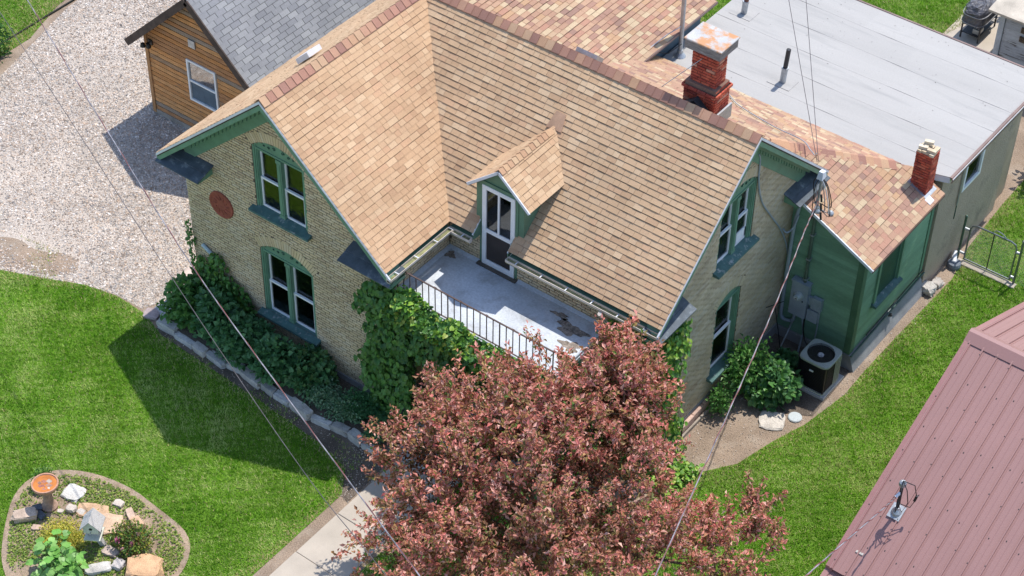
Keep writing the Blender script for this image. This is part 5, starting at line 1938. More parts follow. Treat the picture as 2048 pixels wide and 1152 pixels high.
for r in (.10, .20, .30):
    g.tube([(acx + r * math.cos(t), acy + r * math.sin(t), Zt + .004) for t in np.linspace(0, 2 * math.pi, 25)], .004, 4, cap=False)
for k in range(6):
    a = math.pi / 3 * k
    g.tube([(acx + .05 * math.cos(a), acy + .05 * math.sin(a), Zt + .006), (acx + .31 * math.cos(a), acy + .31 * math.sin(a), Zt + .004)], .004, 4)
g.build('fan_guard', MATS['black_metal'], ac)
MB().box((acx - .05, acy - hw - .004, .66), (acx + .05, acy - hw + .014, .695)).build('name_plate', MATS['trim_white'], ac)

# ------------------------------------------------------------------ meter, boxes and conduits on the green wall
GWY = 7.255
mt = thing('electric_meter_box', 'grey electric meter cabinet with round glass meter on the green wall', 'meter box', (11.49, GWY, .95))
MB().box((11.285, GWY - .17, .95), (11.695, GWY - .016, 1.92)).build('cabinet', MATS['grey_box'], mt)
MB().box((11.265, GWY - .19, 1.905), (11.715, GWY - .016, 1.945)).build('lid', MATS['grey_box'], mt)
m = MB()
cx, cz = 11.49, 1.56
vs, fs = [], []
prof = [(.11, 0), (.11, .03), (.085, .035), (.082, .10), (.07, .125), (0.0, .13)]
for r, h in prof:
    for k in range(18):
        a = 2 * math.pi * k / 18
        vs.append((cx + r * math.cos(a), GWY - .17 - h, cz + r * math.sin(a)))
for i in range(len(prof) - 1):
    for k in range(18):
        k2 = (k + 1) % 18
        fs.append((i * 18 + k, i * 18 + k2, (i + 1) * 18 + k2, (i + 1) * 18 + k))
m.add(vs, fs)
smooth_by_angle(m.build('meter', M('meter_glass', (.42, .46, .46), rough=.15, spec=.8, var=.1, bump=0), mt))
MB().box((cx - .045, GWY - .303, cz - .02), (cx + .045, GWY - .298, cz + .03)).build('dial', MATS['trim_white'], mt)
MB().box((cx - .03, GWY - .306, cz - .005), (cx + .03, GWY - .302, cz + .018)).build('display', MATS['black_metal'], mt)
MB().tube([(11.60, GWY - .173, 1.44), (11.60, GWY - .19, 1.44)], .018, 8).build('latch', MATS['dark_metal'], mt)
for x0, x1, z0, z1, txt in ((11.80, 12.03, 1.30, 1.64, 'small grey disconnect box right of the meter cabinet, upper of the pair'), (11.73, 11.98, .93, 1.26, 'small grey disconnect box right of the meter cabinet, lower of the pair')):
    bx = thing('disconnect_box', txt, 'electric box', ((x0 + x1) / 2, GWY, z0), 'disconnect boxes beside the meter')
    MB().bbox((x0, GWY - .12, z0), (x1, GWY - .016, z1), .01).build('case', MATS['grey_box'], bx)
    MB().box((x0 - .008, GWY - .132, z0 + .02), (x1 + .008, GWY - .12, z1 + .008)).build('cover', MATS['grey_box'], bx)
MB().box((11.70, GWY - .09, 1.36), (11.795, GWY - .016, 1.58)).build('conduit_nipple_box', MATS['grey_box'], mt)


def pipe(name, text, cat, pts, r, mat, group=None, n=8):
    m = MB()
    m.tube(pts, r, n)
    o = m.build(name, mat)
    smooth_by_angle(o)
    return label(o, text, cat, group)


def bez(pts, k=6):
    """smooth a polyline (Catmull-Rom)"""
    p = [np.array(q, float) for q in pts]
    p = [2 * p[0] - p[1]] + p + [2 * p[-1] - p[-2]]
    out = []
    for i in range(1, len(p) - 2):
        for j in range(k):
            t = j / k
            out.append(.5 * ((2 * p[i]) + (-p[i - 1] + p[i + 1]) * t + (2 * p[i - 1] - 5 * p[i] + 4 * p[i + 1] - p[i + 2]) * t * t + (-p[i - 1] + 3 * p[i] - 3 * p[i + 1] + p[i + 2]) * t ** 3))
    out.append(p[-2])
    return out


gal, gb = MATS['galvanised'], MATS['grey_box']
# mast from the cabinet through the roof
sm = thing('service_mast', 'service mast with white weather cap above the roof edge of the green addition', 'mast', (11.58, GWY - .08, 1.95))
M('mast_green', (.11, .15, .12), rough=.6, metallic=.3, var=.2)
MB().tube([(11.55, GWY - .09, 1.94), (11.55, GWY - .09, 3.95)], .038, 10).build('lower_pipe', MATS['mast_green'], sm)
MB().tube([(11.55, GWY - .09, 3.95), (11.57, GWY - .12, 5.02)], .03, 10).build('upper_pipe', gal, sm)
MB().hexa([(11.50, GWY - .24, 4.94), (11.64, GWY - .24, 4.94), (11.64, GWY - .06, 4.96), (11.50, GWY - .06, 4.96), (11.52, GWY - .20, 5.12), (11.62, GWY - .20, 5.12), (11.62, GWY - .07, 5.10), (11.52, GWY - .07, 5.10)]).build('weather_cap', MATS['trim_white'], sm)
MB().lathe([(.09, -.02), (.08, .02), (.05, .06), (.04, .10)], (11.56, GWY - .10, 4.02), 14).build('boot', gal, sm)
MB().lathe([(.08, 0), (.07, .03), (.035, .06)], (11.78, GWY + .12, 3.90), 12).build('boot', gal, sm)
for k, (zz, yy) in enumerate(((2.02, 0), (2.6, 0), (3.3, 0))):
    MB().box((11.50, GWY - .135, zz), (11.60, GWY - .016, zz + .03)).build('strap', gal, sm)
random.seed(3)
top = np.array((11.57, GWY - .16, 4.98))
for k in range(7):
    a, b_ = random.uniform(-.15, .32), random.uniform(-.35, .05)
    ln = random.uniform(.5, .95)
    end = np.array((11.62 + random.uniform(-.1, .1), GWY - .28 + random.uniform(-.05, .05), 4.30 + random.uniform(-.1, .12)))
    MB().tube(bez([top, top + (a, b_ * .6, -.18), top + (a * 1.2 + .1, b_, -ln), end], 5), .011, 5).build('drip_wire', MATS['black_metal'] if k % 3 else gal, sm)
for k in range(3):
    c = top + np.array((.12 + .06 * k, -.12 - .08 * k, -.35 - .16 * k))
    MB().tube([c, c + (.04, -.02, -.16)], .024, 7).build('splice', MATS['black_metal'], sm)
random.seed(21)
pipe('conduit_pipe', 'thick grey conduit bending up the house corner beside the green wall', 'pipe', bez([(11.42, GWY - .09, .96), (11.40, GWY - .09, .72), (11.25, GWY - .09, .62), (11.10, GWY - .09, .68), (11.08, GWY - .09, 1.2), (11.08, GWY - .09, 2.6), (11.10, GWY - .10, 3.4), (11.16, GWY - .11, 3.9)]), .04, gb)
pipe('vent_elbow', 'short grey elbow pipe leaving the brick wall near the roof corner', 'pipe', bez([(10.96, 6.9, 3.35), (11.05, 6.95, 3.26), (11.14, 7.05, 3.40), (11.18, 7.12, 3.70)]), .022, gb)
for k, (x0, x1, y1, txt) in enumerate(((11.46, 11.38, 6.7, 'slanting grey conduit below the meter cabinet'), (11.60, 11.72, 7.0, 'upright grey conduit below the meter cabinet'))):
    pipe('ground_conduit', txt, 'pipe', [(x0, GWY - .08, .95), (x1 - .02, GWY - .10, .5), (x1, y1, .02)], .02, gal if k == 0 else gb)
pipe('ground_conduit', 'thin grey conduit below the lower disconnect box', 'pipe', [(12.0, GWY - .06, 1.30), (11.99, GWY - .06, .6), (11.97, GWY - .06, .28)], .016, gb)
pipe('whip_cable', 'black flexible cable curving down to the air conditioner', 'cable', bez([(11.68, GWY - .1, 1.0), (11.70, GWY - .12, .6), (11.85, GWY - .2, .35), (12.2, 6.85, .35)]), .016, MATS['black_metal'])
M('green_pipe', (.03, .07, .055), rough=.5, spec=.5, var=.2)
pipe('gas_line', 'dark green gas pipe running along the foot of the green side wall', 'pipe', [(12.90, 7.22, .42), (12.92, 10.5, .62)], .022, MATS['green_pipe'], 'gas pipes on the green wall')
pipe('gas_line', 'thin black pipe just above the gas pipe on the green wall', 'pipe', [(12.88, 7.9, .56), (12.90, 10.45, .72)], .015, MATS['black_metal'], 'gas pipes on the green wall')
pipe('gas_valve', 'small dark valve on the gas pipe of the green wall', 'valve', [(12.91, 8.86, .48), (12.99, 8.9, .50)], .04, MATS['dark_metal'])
pipe('wall_cable', 'grey cable snaking down the side brick wall from the gable', 'cable', bez([(10.99, 5.30, 6.42), (10.985, 5.40, 6.2), (10.985, 5.46, 5.6), (10.985, 5.72, 4.9), (10.985, 6.19, 4.22), (10.985, 6.75, 3.45), (10.985, 7.15, 2.7), (10.985, 7.35, 2.0), (10.985, 7.40, .9)]), .018, gb)

# ------------------------------------------------------------------ shepherd's hook
hk = thing('garden_hook', 'thin black metal garden pole with crossbar beside the brick wall', 'pole', (11.4, 6.76, 0))
MB().tube([(11.42, 6.76, 0), (11.30, 6.70, .7), (11.17, 6.62, 1.42)], .011, 6).build('pole', MATS['black_metal'], hk)
MB().tube([(11.03, 6.50, 1.36), (11.30, 6.78, 1.50)], .010, 6).build('crossbar', MATS['black_metal'], hk)

# stake by the wall and edging boards
label(MB().box((11.12, 3.12, 0), (11.145, 3.15, .52)).build('garden_stake', MATS['black_metal']), 'short black stake at the foot of the vine-covered corner', 'stake')
M('pink_stone', (.52, .36, .29), rough=.95, var=.25, vscale=6, bump=.9, bscale=25, dist=.02)
plinth = thing('stone_plinth', 'rough pinkish stone ledge along the foot of the side brick wall', 'ledge', (11.02, 4, 0))
y = 2.3
while y < 5.6:
    ln = random.uniform(.35, .6)
    MB().bbox((10.99, y, .0), (11.07 + random.uniform(0, .03), y + ln - .01, .27 + random.uniform(-.02, .02)), .02).build('stone', MATS['pink_stone'], plinth)
    y += ln
label(MB().bbox((11.10, 2.2, 0), (11.15, 4.6, .10), .01).build('edging_board', M('grey_board', (.33, .28, .23), rough=.95, var=.3, vscale=5)), 'weathered board lying along the stone ledge by the side wall', 'board')

# flat stones near the side wall
V, F = rock_mesh((0, 0, 0), (.52, .50, .09), 31, 2, .10, 0, .5)
label(link('stepping_stone', raw_mesh('stepping_stone', V, F, [(.52, .47, .41)] * len(F), MATS['stone']), None, (12.38, 4.82, -.02)), 'pale flat stepping stone on bare soil by the side lawn', 'stone')
lid = MB()
lid.lathe([(.15, 0), (.155, .03), (.14, .045), (.0, .05)], (12.72, 5.22, .0), 22)
label(lid.build('valve_lid', M('lid_grey', (.50, .54, .54), rough=.7, var=.15)), 'round grey valve lid at the edge of the side lawn', 'lid')
ds = thing('downspout_elbow', 'white plastic spout with dark ribbed end lying by the green wall corner', 'downspout', (13.0, 11.15, 0))
rock('loose_stone', (13.05, 10.62, 0), (.34, .3, .24), MATS['stone'], 'whitish chunk of stone by the corner of the green addition', seed=41, col=(.45, .42, .38), rough=.3)
rock('loose_stone', (13.12, 10.95, 0), (.22, .22, .16), MATS['stone'], 'small pale stone next to the chunk by the green addition', seed=42, col=(.42, .38, .34), rough=.3)
MB().lathe([(.16, 0), (.17, .08), (.15, .14), (.10, .16)], (13.12, 11.78, 0.0), 14).build('ribbed_end', M('slate_plastic', (.16, .18, .21), rough=.6, var=.2), ds)
MB().tube([(13.12, 11.78, .12), (13.05, 11.9, .14), (12.98, 12.1, .16)], .06, 8).build('spout', MATS['trim_white'], ds)

# ------------------------------------------------------------------ chain-link gate
gt = thing('chain_link_gate', 'chain-link gate on grey tube frame closing the side yard', 'gate', (13.8, 12.1, 0))
Gy = 12.08
steel = M('gate_steel', (.20, .225, .23), rough=.35, metallic=.7, var=.15, vscale=8, bump=.02)
x0, x1, zt = 13.22, 14.40, 1.18
ring = [(x0, Gy, .10), (x0, Gy, zt - .16), (x0 + .045, Gy, zt - .045), (x0 + .16, Gy, zt), (x1 - .16, Gy, zt), (x1 - .045, Gy, zt - .045), (x1, Gy, zt - .16), (x1, Gy, .10)]
MB().tube(ring, .022, 10).build('frame', steel, gt)
MB().tube([(x0, Gy, .10), (x1, Gy, .10)], .02, 8).build('bottom_rail', steel, gt)
MB().tube([((x0 + x1) / 2, Gy, .10), ((x0 + x1) / 2, Gy, zt)], .014, 8).build('middle_bar', MATS['dark_metal'], gt)
mesh = MB()
pz, step = .12, .075
nx = int((x1 - x0) / step)
for s in (-1, 1):
    for i in range(-18, nx + 18):
        xa = x0 + i * step
        pts = []
        za, zb = .12, zt - .03
        xb = xa + s * (zb - za)
        t0, t1 = 0.0, 1.0
        d = xb - xa
        lo, hi = (x0 - xa) / d, (x1 - xa) / d
        if lo > hi:
            lo, hi = hi, lo
        t0, t1 = max(0, lo), min(1, hi)
        if t1 - t0 > .02:
            mesh.tube([(xa + d * t0, Gy, za + (zb - za) * t0), (xa + d * t1, Gy, za + (zb - za) * t1)], .0018, 4)
mesh.build('chain_mesh', gal, gt)
for x in (13.06, 14.52):
    pst = MB()
    pst.tube([(x, Gy - .01, 0), (x, Gy - .01, 1.32)], .03, 10)
    pst.lathe([(.034, 1.30), (.036, 1.34), (.02, 1.37), (0, 1.375)], (x, Gy - .01, 0), 10)
    pst.build('post', M('post_green', (.09, .14, .11), rough=.5, metallic=.4, var=.2) if x < 14 else steel, gt)
for x, z in ((13.14, .98), (13.14, .25), (14.46, .95), (14.46, .2)):
    MB().tube([(x - .06, Gy, z), (x + .06, Gy, z)], .035, 8).build('hinge', gal, gt)
MB().tube(bez([(13.75, Gy, zt + .02), (13.85, Gy, zt + .12), (14.0, Gy, zt + .10), (14.1, Gy, zt + .02), (14.0, Gy, zt - .03)], 5), .010, 5).build('chain', gal, gt)
MB().bbox((13.0, Gy - .16, -.05), (14.6, Gy + .02, .05), .01).build('gate_kerb', MATS['concrete_walk'], None, kind='structure')
fnc = thing('chain_link_fence', 'short run of chain-link fence beyond the gate post', 'fence', (15, Gy, 0))
MB().tube([(14.56, Gy, 1.22), (18, Gy, 1.22)], .018, 8).build('top_rail', steel, fnc)
mesh = MB()
for s in (-1, 1):
    for i in range(0, 44):
        xa = 14.56 + i * .075
        za, zb = .08, 1.2
        xb = xa + s * 1.12
        t0, t1 = (0, 1) if s > 0 else (0, min(1, (xa - 14.56) / 1.12))
        mesh.tube([(xa, Gy, za), (xa + (xb - xa) * t1, Gy, za + (zb - za) * t1 + 1e-4)], .0018, 4)
mesh.build('chain_mesh', gal, fnc)

# ------------------------------------------------------------------ stones edging the front bed
xs = -.15
k = 0
random.seed(5)
while xs < 6.35:
    ln = random.uniform(.34, .62)
    yy = -1.20 - .03 * math.sin(xs * 2) + random.uniform(-.035, .035)
    V, F = rock_mesh((0, 0, 0), (ln * .98, random.uniform(.13, .22), random.uniform(.16, .27)), 100 + k, 2, .10, .3, random.uniform(-.14, .14), .86)
    c_ = random.choice([(.44, .42, .39), (.52, .50, .47), (.37, .35, .32), (.48, .44, .39)])
    o = link('edging_stone', raw_mesh('edging_stone', V, F, [c_] * len(F), MATS['stone']), None, (xs + ln / 2, yy, -.02))
    k += 1
    ordn = ['first', 'second', 'third', 'fourth', 'fifth', 'sixth', 'seventh', 'eighth', 'ninth', 'tenth', 'eleventh', 'twelfth', 'thirteenth', 'fourteenth', 'fifteenth', 'sixteenth', 'seventeenth', 'eighteenth', 'nineteenth', 'twentieth']
    label(o, 'grey edging stone of the front bed, %s along from the gravel drive' % ordn[min(k - 1, 19)], 'edging stone', 'stones edging the front bed')
    xs += ln + random.uniform(.015, .05)
# sandstone slabs at the corner
for i, (px, py, sx, sy, rz, txt, c_) in enumerate(((-.72, .38, .50, .85, .02, 'pinkish flat slab at the house corner, in the sun', (.55, .45, .39)), (-.42, -.22, .34, .42, .3, 'shaded flat slab between the sunlit slab and the front bed', (.36, .36, .37)),
                                                 (-.36, -.72, .46, .5, -.2, 'shaded grey slab at the end of the stone edging', (.40, .40, .42)), (-.52, -1.06, .36, .32, .4, 'reddish broken slab at the lawn corner', (.36, .29, .28)))):
    V, F = rock_mesh((0, 0, 0), (sx, sy, .11), 60 + i, 2, .07, 0, rz)
    label(link('flat_slab', raw_mesh('flat_slab', V, F, [c_] * len(F), MATS['stone']), None, (px, py, .0)), txt, 'slab', 'slabs at the house corner')
label(MB().tube([(.33, -.06, 1.93), (.95, -.06, 1.60)], .045, 8).build('bed_pipe', M('pale_blue', (.36, .44, .46), rough=.7, var=.3)), 'pale blue-grey piece of wood held in the vine on the brick wall', 'board')

# ------------------------------------------------------------------ island bed: bird bath, bird house, rocks
bb = thing('bird_bath', 'terracotta bird bath with rust-coloured water on the island bed', 'bird bath', (1.92, -6.46, .03))
bc = (1.92, -6.46, .03)
m = MB()
m.lathe([(.17, 0), (.175, .05), (.15, .07), (.115, .12), (.10, .28), (.095, .45), (.11, .52), (.14, .56), (.15, .60), (.05, .60)], bc, 22)
smooth_by_angle(m.build('pedestal', M('bath_stone', (.36, .24, .175), rough=.9, var=.3, vscale=10, bump=.7, bscale=45, dist=.015), bb))
m = MB()
m.lathe([(.05, .60), (.13, .60), (.22, .63), (.275, .67), (.285, .71), (.275, .735), (.25, .735), (.235, .70), (.12, .675), (0, .672)], bc, 30)
smooth_by_angle(m.build('bowl', M('bath_terracotta', (.50, .27, .18), rough=.85, var=.2, vscale=9, bump=.4), bb))
MB().add([(bc[0] + .243 * math.cos(t), bc[1] + .243 * math.sin(t), bc[2] + .709) for t in np.linspace(0, 2 * math.pi, 27)[:-1]], [list(range(26))]).build('water', M('rusty_water', (.52, .185, .045), rough=.3, spec=.3, var=.25, vscale=6, bump=.1, bscale=12), bb)
for i, (dx, dy, s, c_) in enumerate(((.02, .10, .11, (.40, .33, .28)), (-.06, .03, .10, (.36, .16, .12)), (.10, .02, .12, (.38, .22, .16)), (.0, -.08, .14, (.34, .14, .11)), (.10, -.10, .12, (.42, .2, .16)), (-.1, -.05, .08, (.3, .16, .12)), (.15, -.03, .06, (.6, .56, .5)))):
    rock('pebble', (bc[0] + dx, bc[1] + dy, .69), (s, s * .8, .06), MATS['stone'], '', parent=bb, seed=200 + i, col=c_)
bh = thing('bird_house', 'weathered white bird house on a leaning post on the island bed', 'bird house', (3.42, -6.58, .03))
bx, by = 3.42, -6.58
M('grey_wood', (.48, .46, .44), rough=.9, var=.25, vscale=6, fine=.2, bump=.5, stretch=(1, 6, 6), stain=(.30, .27, .25), sscale=6, slo=.55, shi=.66)
M('pale_wood', (.58, .58, .48), rough=.85, var=.12, vscale=6, stain=(.42, .44, .36), sscale=9)
MB().hexa([(bx + .14, by - .06, 0), (bx + .26, by - .06, 0), (bx + .26, by + .06, 0), (bx + .14, by + .06, 0), (bx - .05, by - .06, .46), (bx + .07, by - .06, .46), (bx + .07, by + .06, .46), (bx - .05, by + .06, .46)]).build('post', MATS['grey_wood'], bh)
MB().box((bx - .20, by - .24, .46), (bx + .20, by + .20, .49)).build('floor', MATS['pale_wood'], bh)
MB().box((bx - .15, by - .10, .49), (bx + .15, by + .16, .68)).build('lower_box', MATS['grey_wood'], bh)
MB().prism([(bx - .18, by - .20, .68), (bx + .18, by - .20, .68), (bx + .18, by - .20, .88), (bx, by - .20, 1.08), (bx - .18, by - .20, .88)], (0, .36, 0)).build('box', MATS['pale_wood'], bh)
for s_ in (-1, 1):
    MB().prism([(bx, by - .26, 1.12), (bx + s_ * .26, by - .26, .82), (bx + s_ * .26, by + .22, .82), (bx, by + .22, 1.12)], (0, 0, .026)).build('roof_board', MATS['grey_wood'], bh)
MB().tube([(bx, by - .204, .84), (bx, by - .207, .84)], .042, 14).build('entrance_hole', MATS['black_metal'], bh)
MB().tube([(bx, by - .20, .75), (bx, by - .28, .75)], .011, 6).build('perch', MATS['grey_wood'], bh)
bh.rotation_euler.z = math.radians(32)
bh.scale = (.84, .84, .84)
so = (.58, .36, .21)
for i, (px, py, sx, sy, sz, rz, c_, txt) in enumerate((
        (4.72, -6.52, .66, .55, .36, .5, (.60, .37, .21), 'large orange sandstone boulder at the edge of the island bed'),
        (1.76, -6.98, .46, .26, .22, .9, (.47, .36, .28), 'upright tan block of stone below the bird bath'),
        (3.92, -7.02, .50, .24, .14, .9, (.50, .47, .43), 'long whitish stone between the leafy plant and the boulder'),
        (4.18, -6.70, .22, .24, .16, .2, (.50, .45, .42), 'small whitish cube of stone left of the big boulder'),
        (3.80, -6.55, .32, .22, .12, .3, (.48, .38, .32), 'brownish flat stone behind the whitish cube'),
        (3.70, -5.72, .34, .22, .16, -.3, (.58, .38, .25), 'rounded orange stone above the rose bush'),
        (3.42, -5.62, .36, .14, .1, -.5, (.60, .44, .34), 'slim orange stone beside the rounded one above the roses'),
        (3.20, -6.10, .62, .5, .10, .6, (.54, .38, .26), 'flat tan sandstone slab behind the bird house'),
        (2.72, -6.02, .62, .36, .08, .5, (.55, .36, .22), 'flat orange slab between bird bath and bird house'),
        (2.05, -5.92, .42, .38, .10, .2, (.60, .57, .52), 'bright pale paving stone behind the bird bath'),
        (2.36, -6.26, .20, .16, .16, .3, (.54, .47, .40), 'pointed cream stone to the right of the bird bath'),
        (2.55, -6.18, .18, .13, .08, .1, (.56, .51, .45), 'small cream stone by the pointed one'),
        (2.14, -7.02, .2, .13, .07, .6, (.50, .36, .28), 'little brown stone touching the upright tan block'),
        (2.20, -6.42, .12, .1, .07, .6, (.55, .48, .41), 'tiny cream stone at the foot of the bird bath'),
        (3.00, -5.55, .22, .16, .1, .2, (.52, .45, .38), 'cream stone on bare soil behind the flat orange slab'),
        (4.50, -7.15, .26, .18, .12, .2, (.66, .52, .38), 'tan stone at the bottom edge of the island bed'))):
    rock('bed_rock', (px, py, .02), (sx, sy, sz), MATS['stone'], txt, 'rock', seed=300 + i, col=c_, yaw=rz, rough=.16)
for i in range(5):
    rock('dark_pebble', (1.84 + .13 * math.cos(i * 2.1), -6.76 + .11 * math.sin(i * 2.1), .03), (.2, .15, .09), MATS['stone'],
         ['dark slate pebble nearest the upright block', 'dark slate pebble under the bath rim', 'dark slate pebble at the pedestal foot', 'dark slate pebble left of the pedestal', 'dark slate pebble lying lowest in the bath shadow'][i], 'pebble', 'dark pebbles under the bird bath', seed=400 + i, col=(.10, .11, .13), yaw=i)

# ------------------------------------------------------------------ overhead cables
cab = M('cable_alu', (.30, .28, .29), rough=.4, metallic=.5, var=.5, vscale=5, fine=.2, bump=0)
cabd = M('cable_dark', (.10, .09, .095), rough=.5, var=.3, bump=0)


def extend(pts, a=1.2, b=1.2):
    p = [np.array(q, float) for q in pts]
    return [p[0] + (p[0] - p[1]) * a] + p + [p[-1] + (p[-1] - p[-2]) * b]


def twisted(name, text, pts, r, tw=.35):
    """service drop: an insulated pair wound round a bare messenger"""
    o = thing(name, text, 'cable', tuple(np.array(pts[0], float)))
    c = bez(pts, 26)
    MB().tube(c, r, 6).build('messenger', cab, o)
    s = 0
    q1 = []
    for i, p in enumerate(c):
        a = i * .9
        q1.append(p + np.array((math.cos(a) * r * 1.3, 0, math.sin(a) * r * 1.3)))
    MB().tube(q1, r * .8, 5).build('insulated_wire', M('wire_red', (.20, .075, .07), rough=.5, bump=0), o)
    return o


twisted('power_line', 'thick twisted overhead power line crossing the front lawn', extend([(-3.66, -.55, 7.0), (.47, -2.3, 6.56), (4.47, -3.99, 6.27), (8.7, -5.78, 6.59), (12.72, -7.48, 7.0)], 1.5, 1.2), .011)
pipe('phone_line', 'thin overhead wire running left of the thick power line', 'cable', bez(extend([(-3.76, -1.22, 7.0), (.03, -2.73, 6.7), (4.46, -4.5, 6.32), (7.41, -5.67, 6.17), (9.74, -6.6, 6.2), (11.56, -7.33, 6.5)], 1.5, 2.5)), .007, cabd)
twisted('service_drop', 'red and white twisted service cable reaching the roof mast past the side wall', extend([(11.63, 6.97, 4.36), (12.0, 5.8, 4.62), (12.75, 3.39, 4.73), (13.92, -.35, 5.35), (15.27, -4.67, 6.2)], 0, 1.5), .011)
twisted('neighbour_drop', 'twisted service cable reaching the mast on the pink metal roof', extend([(16.60, 1.67, mz + .6), (16.60, 1.2, 3.45), (16.62, -.35, 4.0), (16.64, -2.37, 4.7)], 0, 1.5), .013)
pipe('roof_wire', 'thin overhead wire above the flat roof, left of the two', 'cable', bez(extend([(8.76, 10.08, 6.6), (9.74, 9.09, 5.87), (11.07, 7.74, 4.9)], 2, .0)), .007, cabd, 'wires above the flat roof')
pipe('roof_wire', 'thin overhead wire above the flat roof, right of the two', 'cable', bez(extend([(9.06, 10.31, 6.6), (9.93, 9.23, 5.87), (11.10, 7.77, 4.9)], 2, .0)), .007, cabd, 'wires above the flat roof')
pipe('guy_wire', 'taut guy wire from the big chimney down to the ridge', 'wire', [(9.50, 5.27, 8.1), (8.85, 4.9, 7.33)], .007, gal)
pipe('lean_to_cable', 'grey cable lying across the low brown slope behind the ridge', 'cable', bez([(7.9, 9.4, 4.06), (8.5, 8.9, 4.29), (9.6, 8.55, 4.45), (10.4, 8.35, 4.6), (10.75, 8.1, 4.66), (10.95, 7.95, 4.70), (11.05, 7.8, 4.9)]), .012, gal)
label(MB().box((-11.16, 2.6, .0), (-11.12, 9.5, .05)).build('wire_shadow_strip', M('wire_shadow_dark', (.03, .03, .025), rough=.9)), 'dark strip drawn as a wire shadow across the far yellowing grass', 'shadow strip')  # dark strip standing in for the cast shadow of an overhead wire
# ------------------------------------------------------------------ purple-leaved plum tree
PLUM = [(0.692, 0.301, 0.235), (0.587, 0.239, 0.162), (0.796, 0.426, 0.345), (0.482, 0.301, 0.136), (0.356, 0.27, 0.094), (0.796, 0.28, 0.251), (0.231, 0.176, 0.073), (0.873, 0.561, 0.459), (0.17, 0.3, 0.07)]
PLUM_W = [.19, .16, .14, .12, .11, .07, .11, .08, .05]
LOBES = [(9.88, -3.21, 3.20, 1.60), (10.17, -2.15, 4.00, 1.35), (10.95, -1.45, 4.50, 1.30), (11.55, -.60, 4.75, 1.0), (11.80, .05, 4.70, .55), (11.57, -3.31, 4.20, 1.9), (12.40, -2.25, 4.40, 1.6),
         (12.15, -.95, 4.40, 1.0), (8.52, -2.29, 2.60, .8), (9.92, -4.29, 2.80, 1.05), (11.46, -4.46, 3.40, 1.5), (12.77, -3.71, 3.80, 1.7), (13.47, -2.37, 3.60, 1.2), (14.44, -.71, 2.60, .72),
         (14.66, .05, 2.60, .35), (14.18, -1.51, 2.60, .8), (9.2, -1.45, 3.5, .65), (11.9, .15, 4.7, .5), (11.2, .1, 5.0, .25), (7.9, -1.25, 2.95, .30)]
tree = thing('plum_tree', 'large purple-leaved plum tree hiding the porch front', 'tree', (11.3, -2.4, 0))
bark = MATS['bark']
m = MB()
m.tube(bez([(11.3, -2.4, -.05), (11.28, -2.42, .6), (11.32, -2.38, 1.3), (11.3, -2.35, 1.9)], 4), [.17 - .004 * i for i in range(13)], 12)
m.build('trunk', bark, tree)
base = np.array((11.3, -2.36, 1.75))
for (x, y, z, r) in LOBES:
    c = np.array((x, y, z))
    L = np.linalg.norm(c - base)
    p = bez([base, base + (c - base) * .45 + RNG.normal(size=3) * .12 + np.array((0, 0, .15)), c], 5)
    n = len(p)
    MB().tube(p, [.075 * (1 - .8 * i / n) * min(1.2, .4 + r / 2) + .008 for i in range(n)], 7).build('branch', bark, tree)
lp, tw = [], MB()
PP, DD, NN, SS, TT = [], [], [], [], []
for li, (x, y, z, r) in enumerate(LOBES):
    c = np.array((x, y, z))
    nc = int(8 * r ** 2 + 4)
    nt = nc * 5
    dc = rand_dirs(nc, .35)
    cc = c + dc * (r * (.45 + .50 * RNG.random(nc) ** .6))[:, None] * np.array((1, 1, .85))
    d = np.repeat(dc, 5, 0) + RNG.normal(size=(nt, 3)) * .25
    d /= np.linalg.norm(d, axis=1, keepdims=True)
    s = np.repeat(cc, 5, 0) + RNG.normal(size=(nt, 3)) * (.13 + .05 * r)
    out = d * .8 + RNG.normal(size=(nt, 3)) * .35 + np.array((0, 0, .35))
    out /= np.linalg.norm(out, axis=1, keepdims=True)
    ln = .28 + .28 * RNG.random(nt)
    for k in range(nt):
        e = s[k] + out[k] * ln[k]
        if (s[k][0] < 10.05 and s[k][1] > -.45) or s[k][1] > 1.25 or (e[1] > 1.3) or (e[0] < 10.05 and e[1] > -.3):
            continue
        tw.tube([s[k] - out[k] * .15, e], [.008, .003], 4, cap=False)
        n = int(34 + 18 * RNG.random())
        t = RNG.random(n)
        pos = s[k] + out[k] * ln[k] * t[:, None] + RNG.normal(size=(n, 3)) * .045
        dirs = out[k] * .5 + RNG.normal(size=(n, 3)) * .75 + np.array((0, 0, -.05))
        PP.append(pos)
        DD.append(dirs)
        NN.append(np.tile(out[k] * .4 + np.array((0, 0, .8)), (n, 1)) + RNG.normal(size=(n, 3)) * .75)
        SS.append((.06 + .065 * RNG.random(n)) * (.85 + .4 * RNG.random()))
        TT.append(t)
PP, DD, NN, SS, TT = map(np.concatenate, (PP, DD, NN, SS, TT))
V, F, Cc = leaf_mesh(PP, DD, NN, SS, PLUM, PLUM_W, wid=.5, fold=.16, curl=.2)
young = np.repeat(np.clip(TT - .72, 0, 1) * 3.0, 2)[:, None]          # young leaves at the twig tips are redder
Cc = Cc * (1 - young * .5) + np.array((.66, .20, .17)) * young * .5
patch = np.repeat(np.clip(wob(PP[:, :2], .9, 7) * .8 + .1 * wob(PP[:, 1:], 1.4, 2), 0, 1), 2)[:, None]
Cc = Cc * (1 - .35 * patch) + np.array((.17, .145, .06)) * .35 * patch
foliage_obj('crown', [(V, F, Cc)], MATS['plum_leaf'], tree)
tw.build('twigs', bark, tree, kind='stuff')
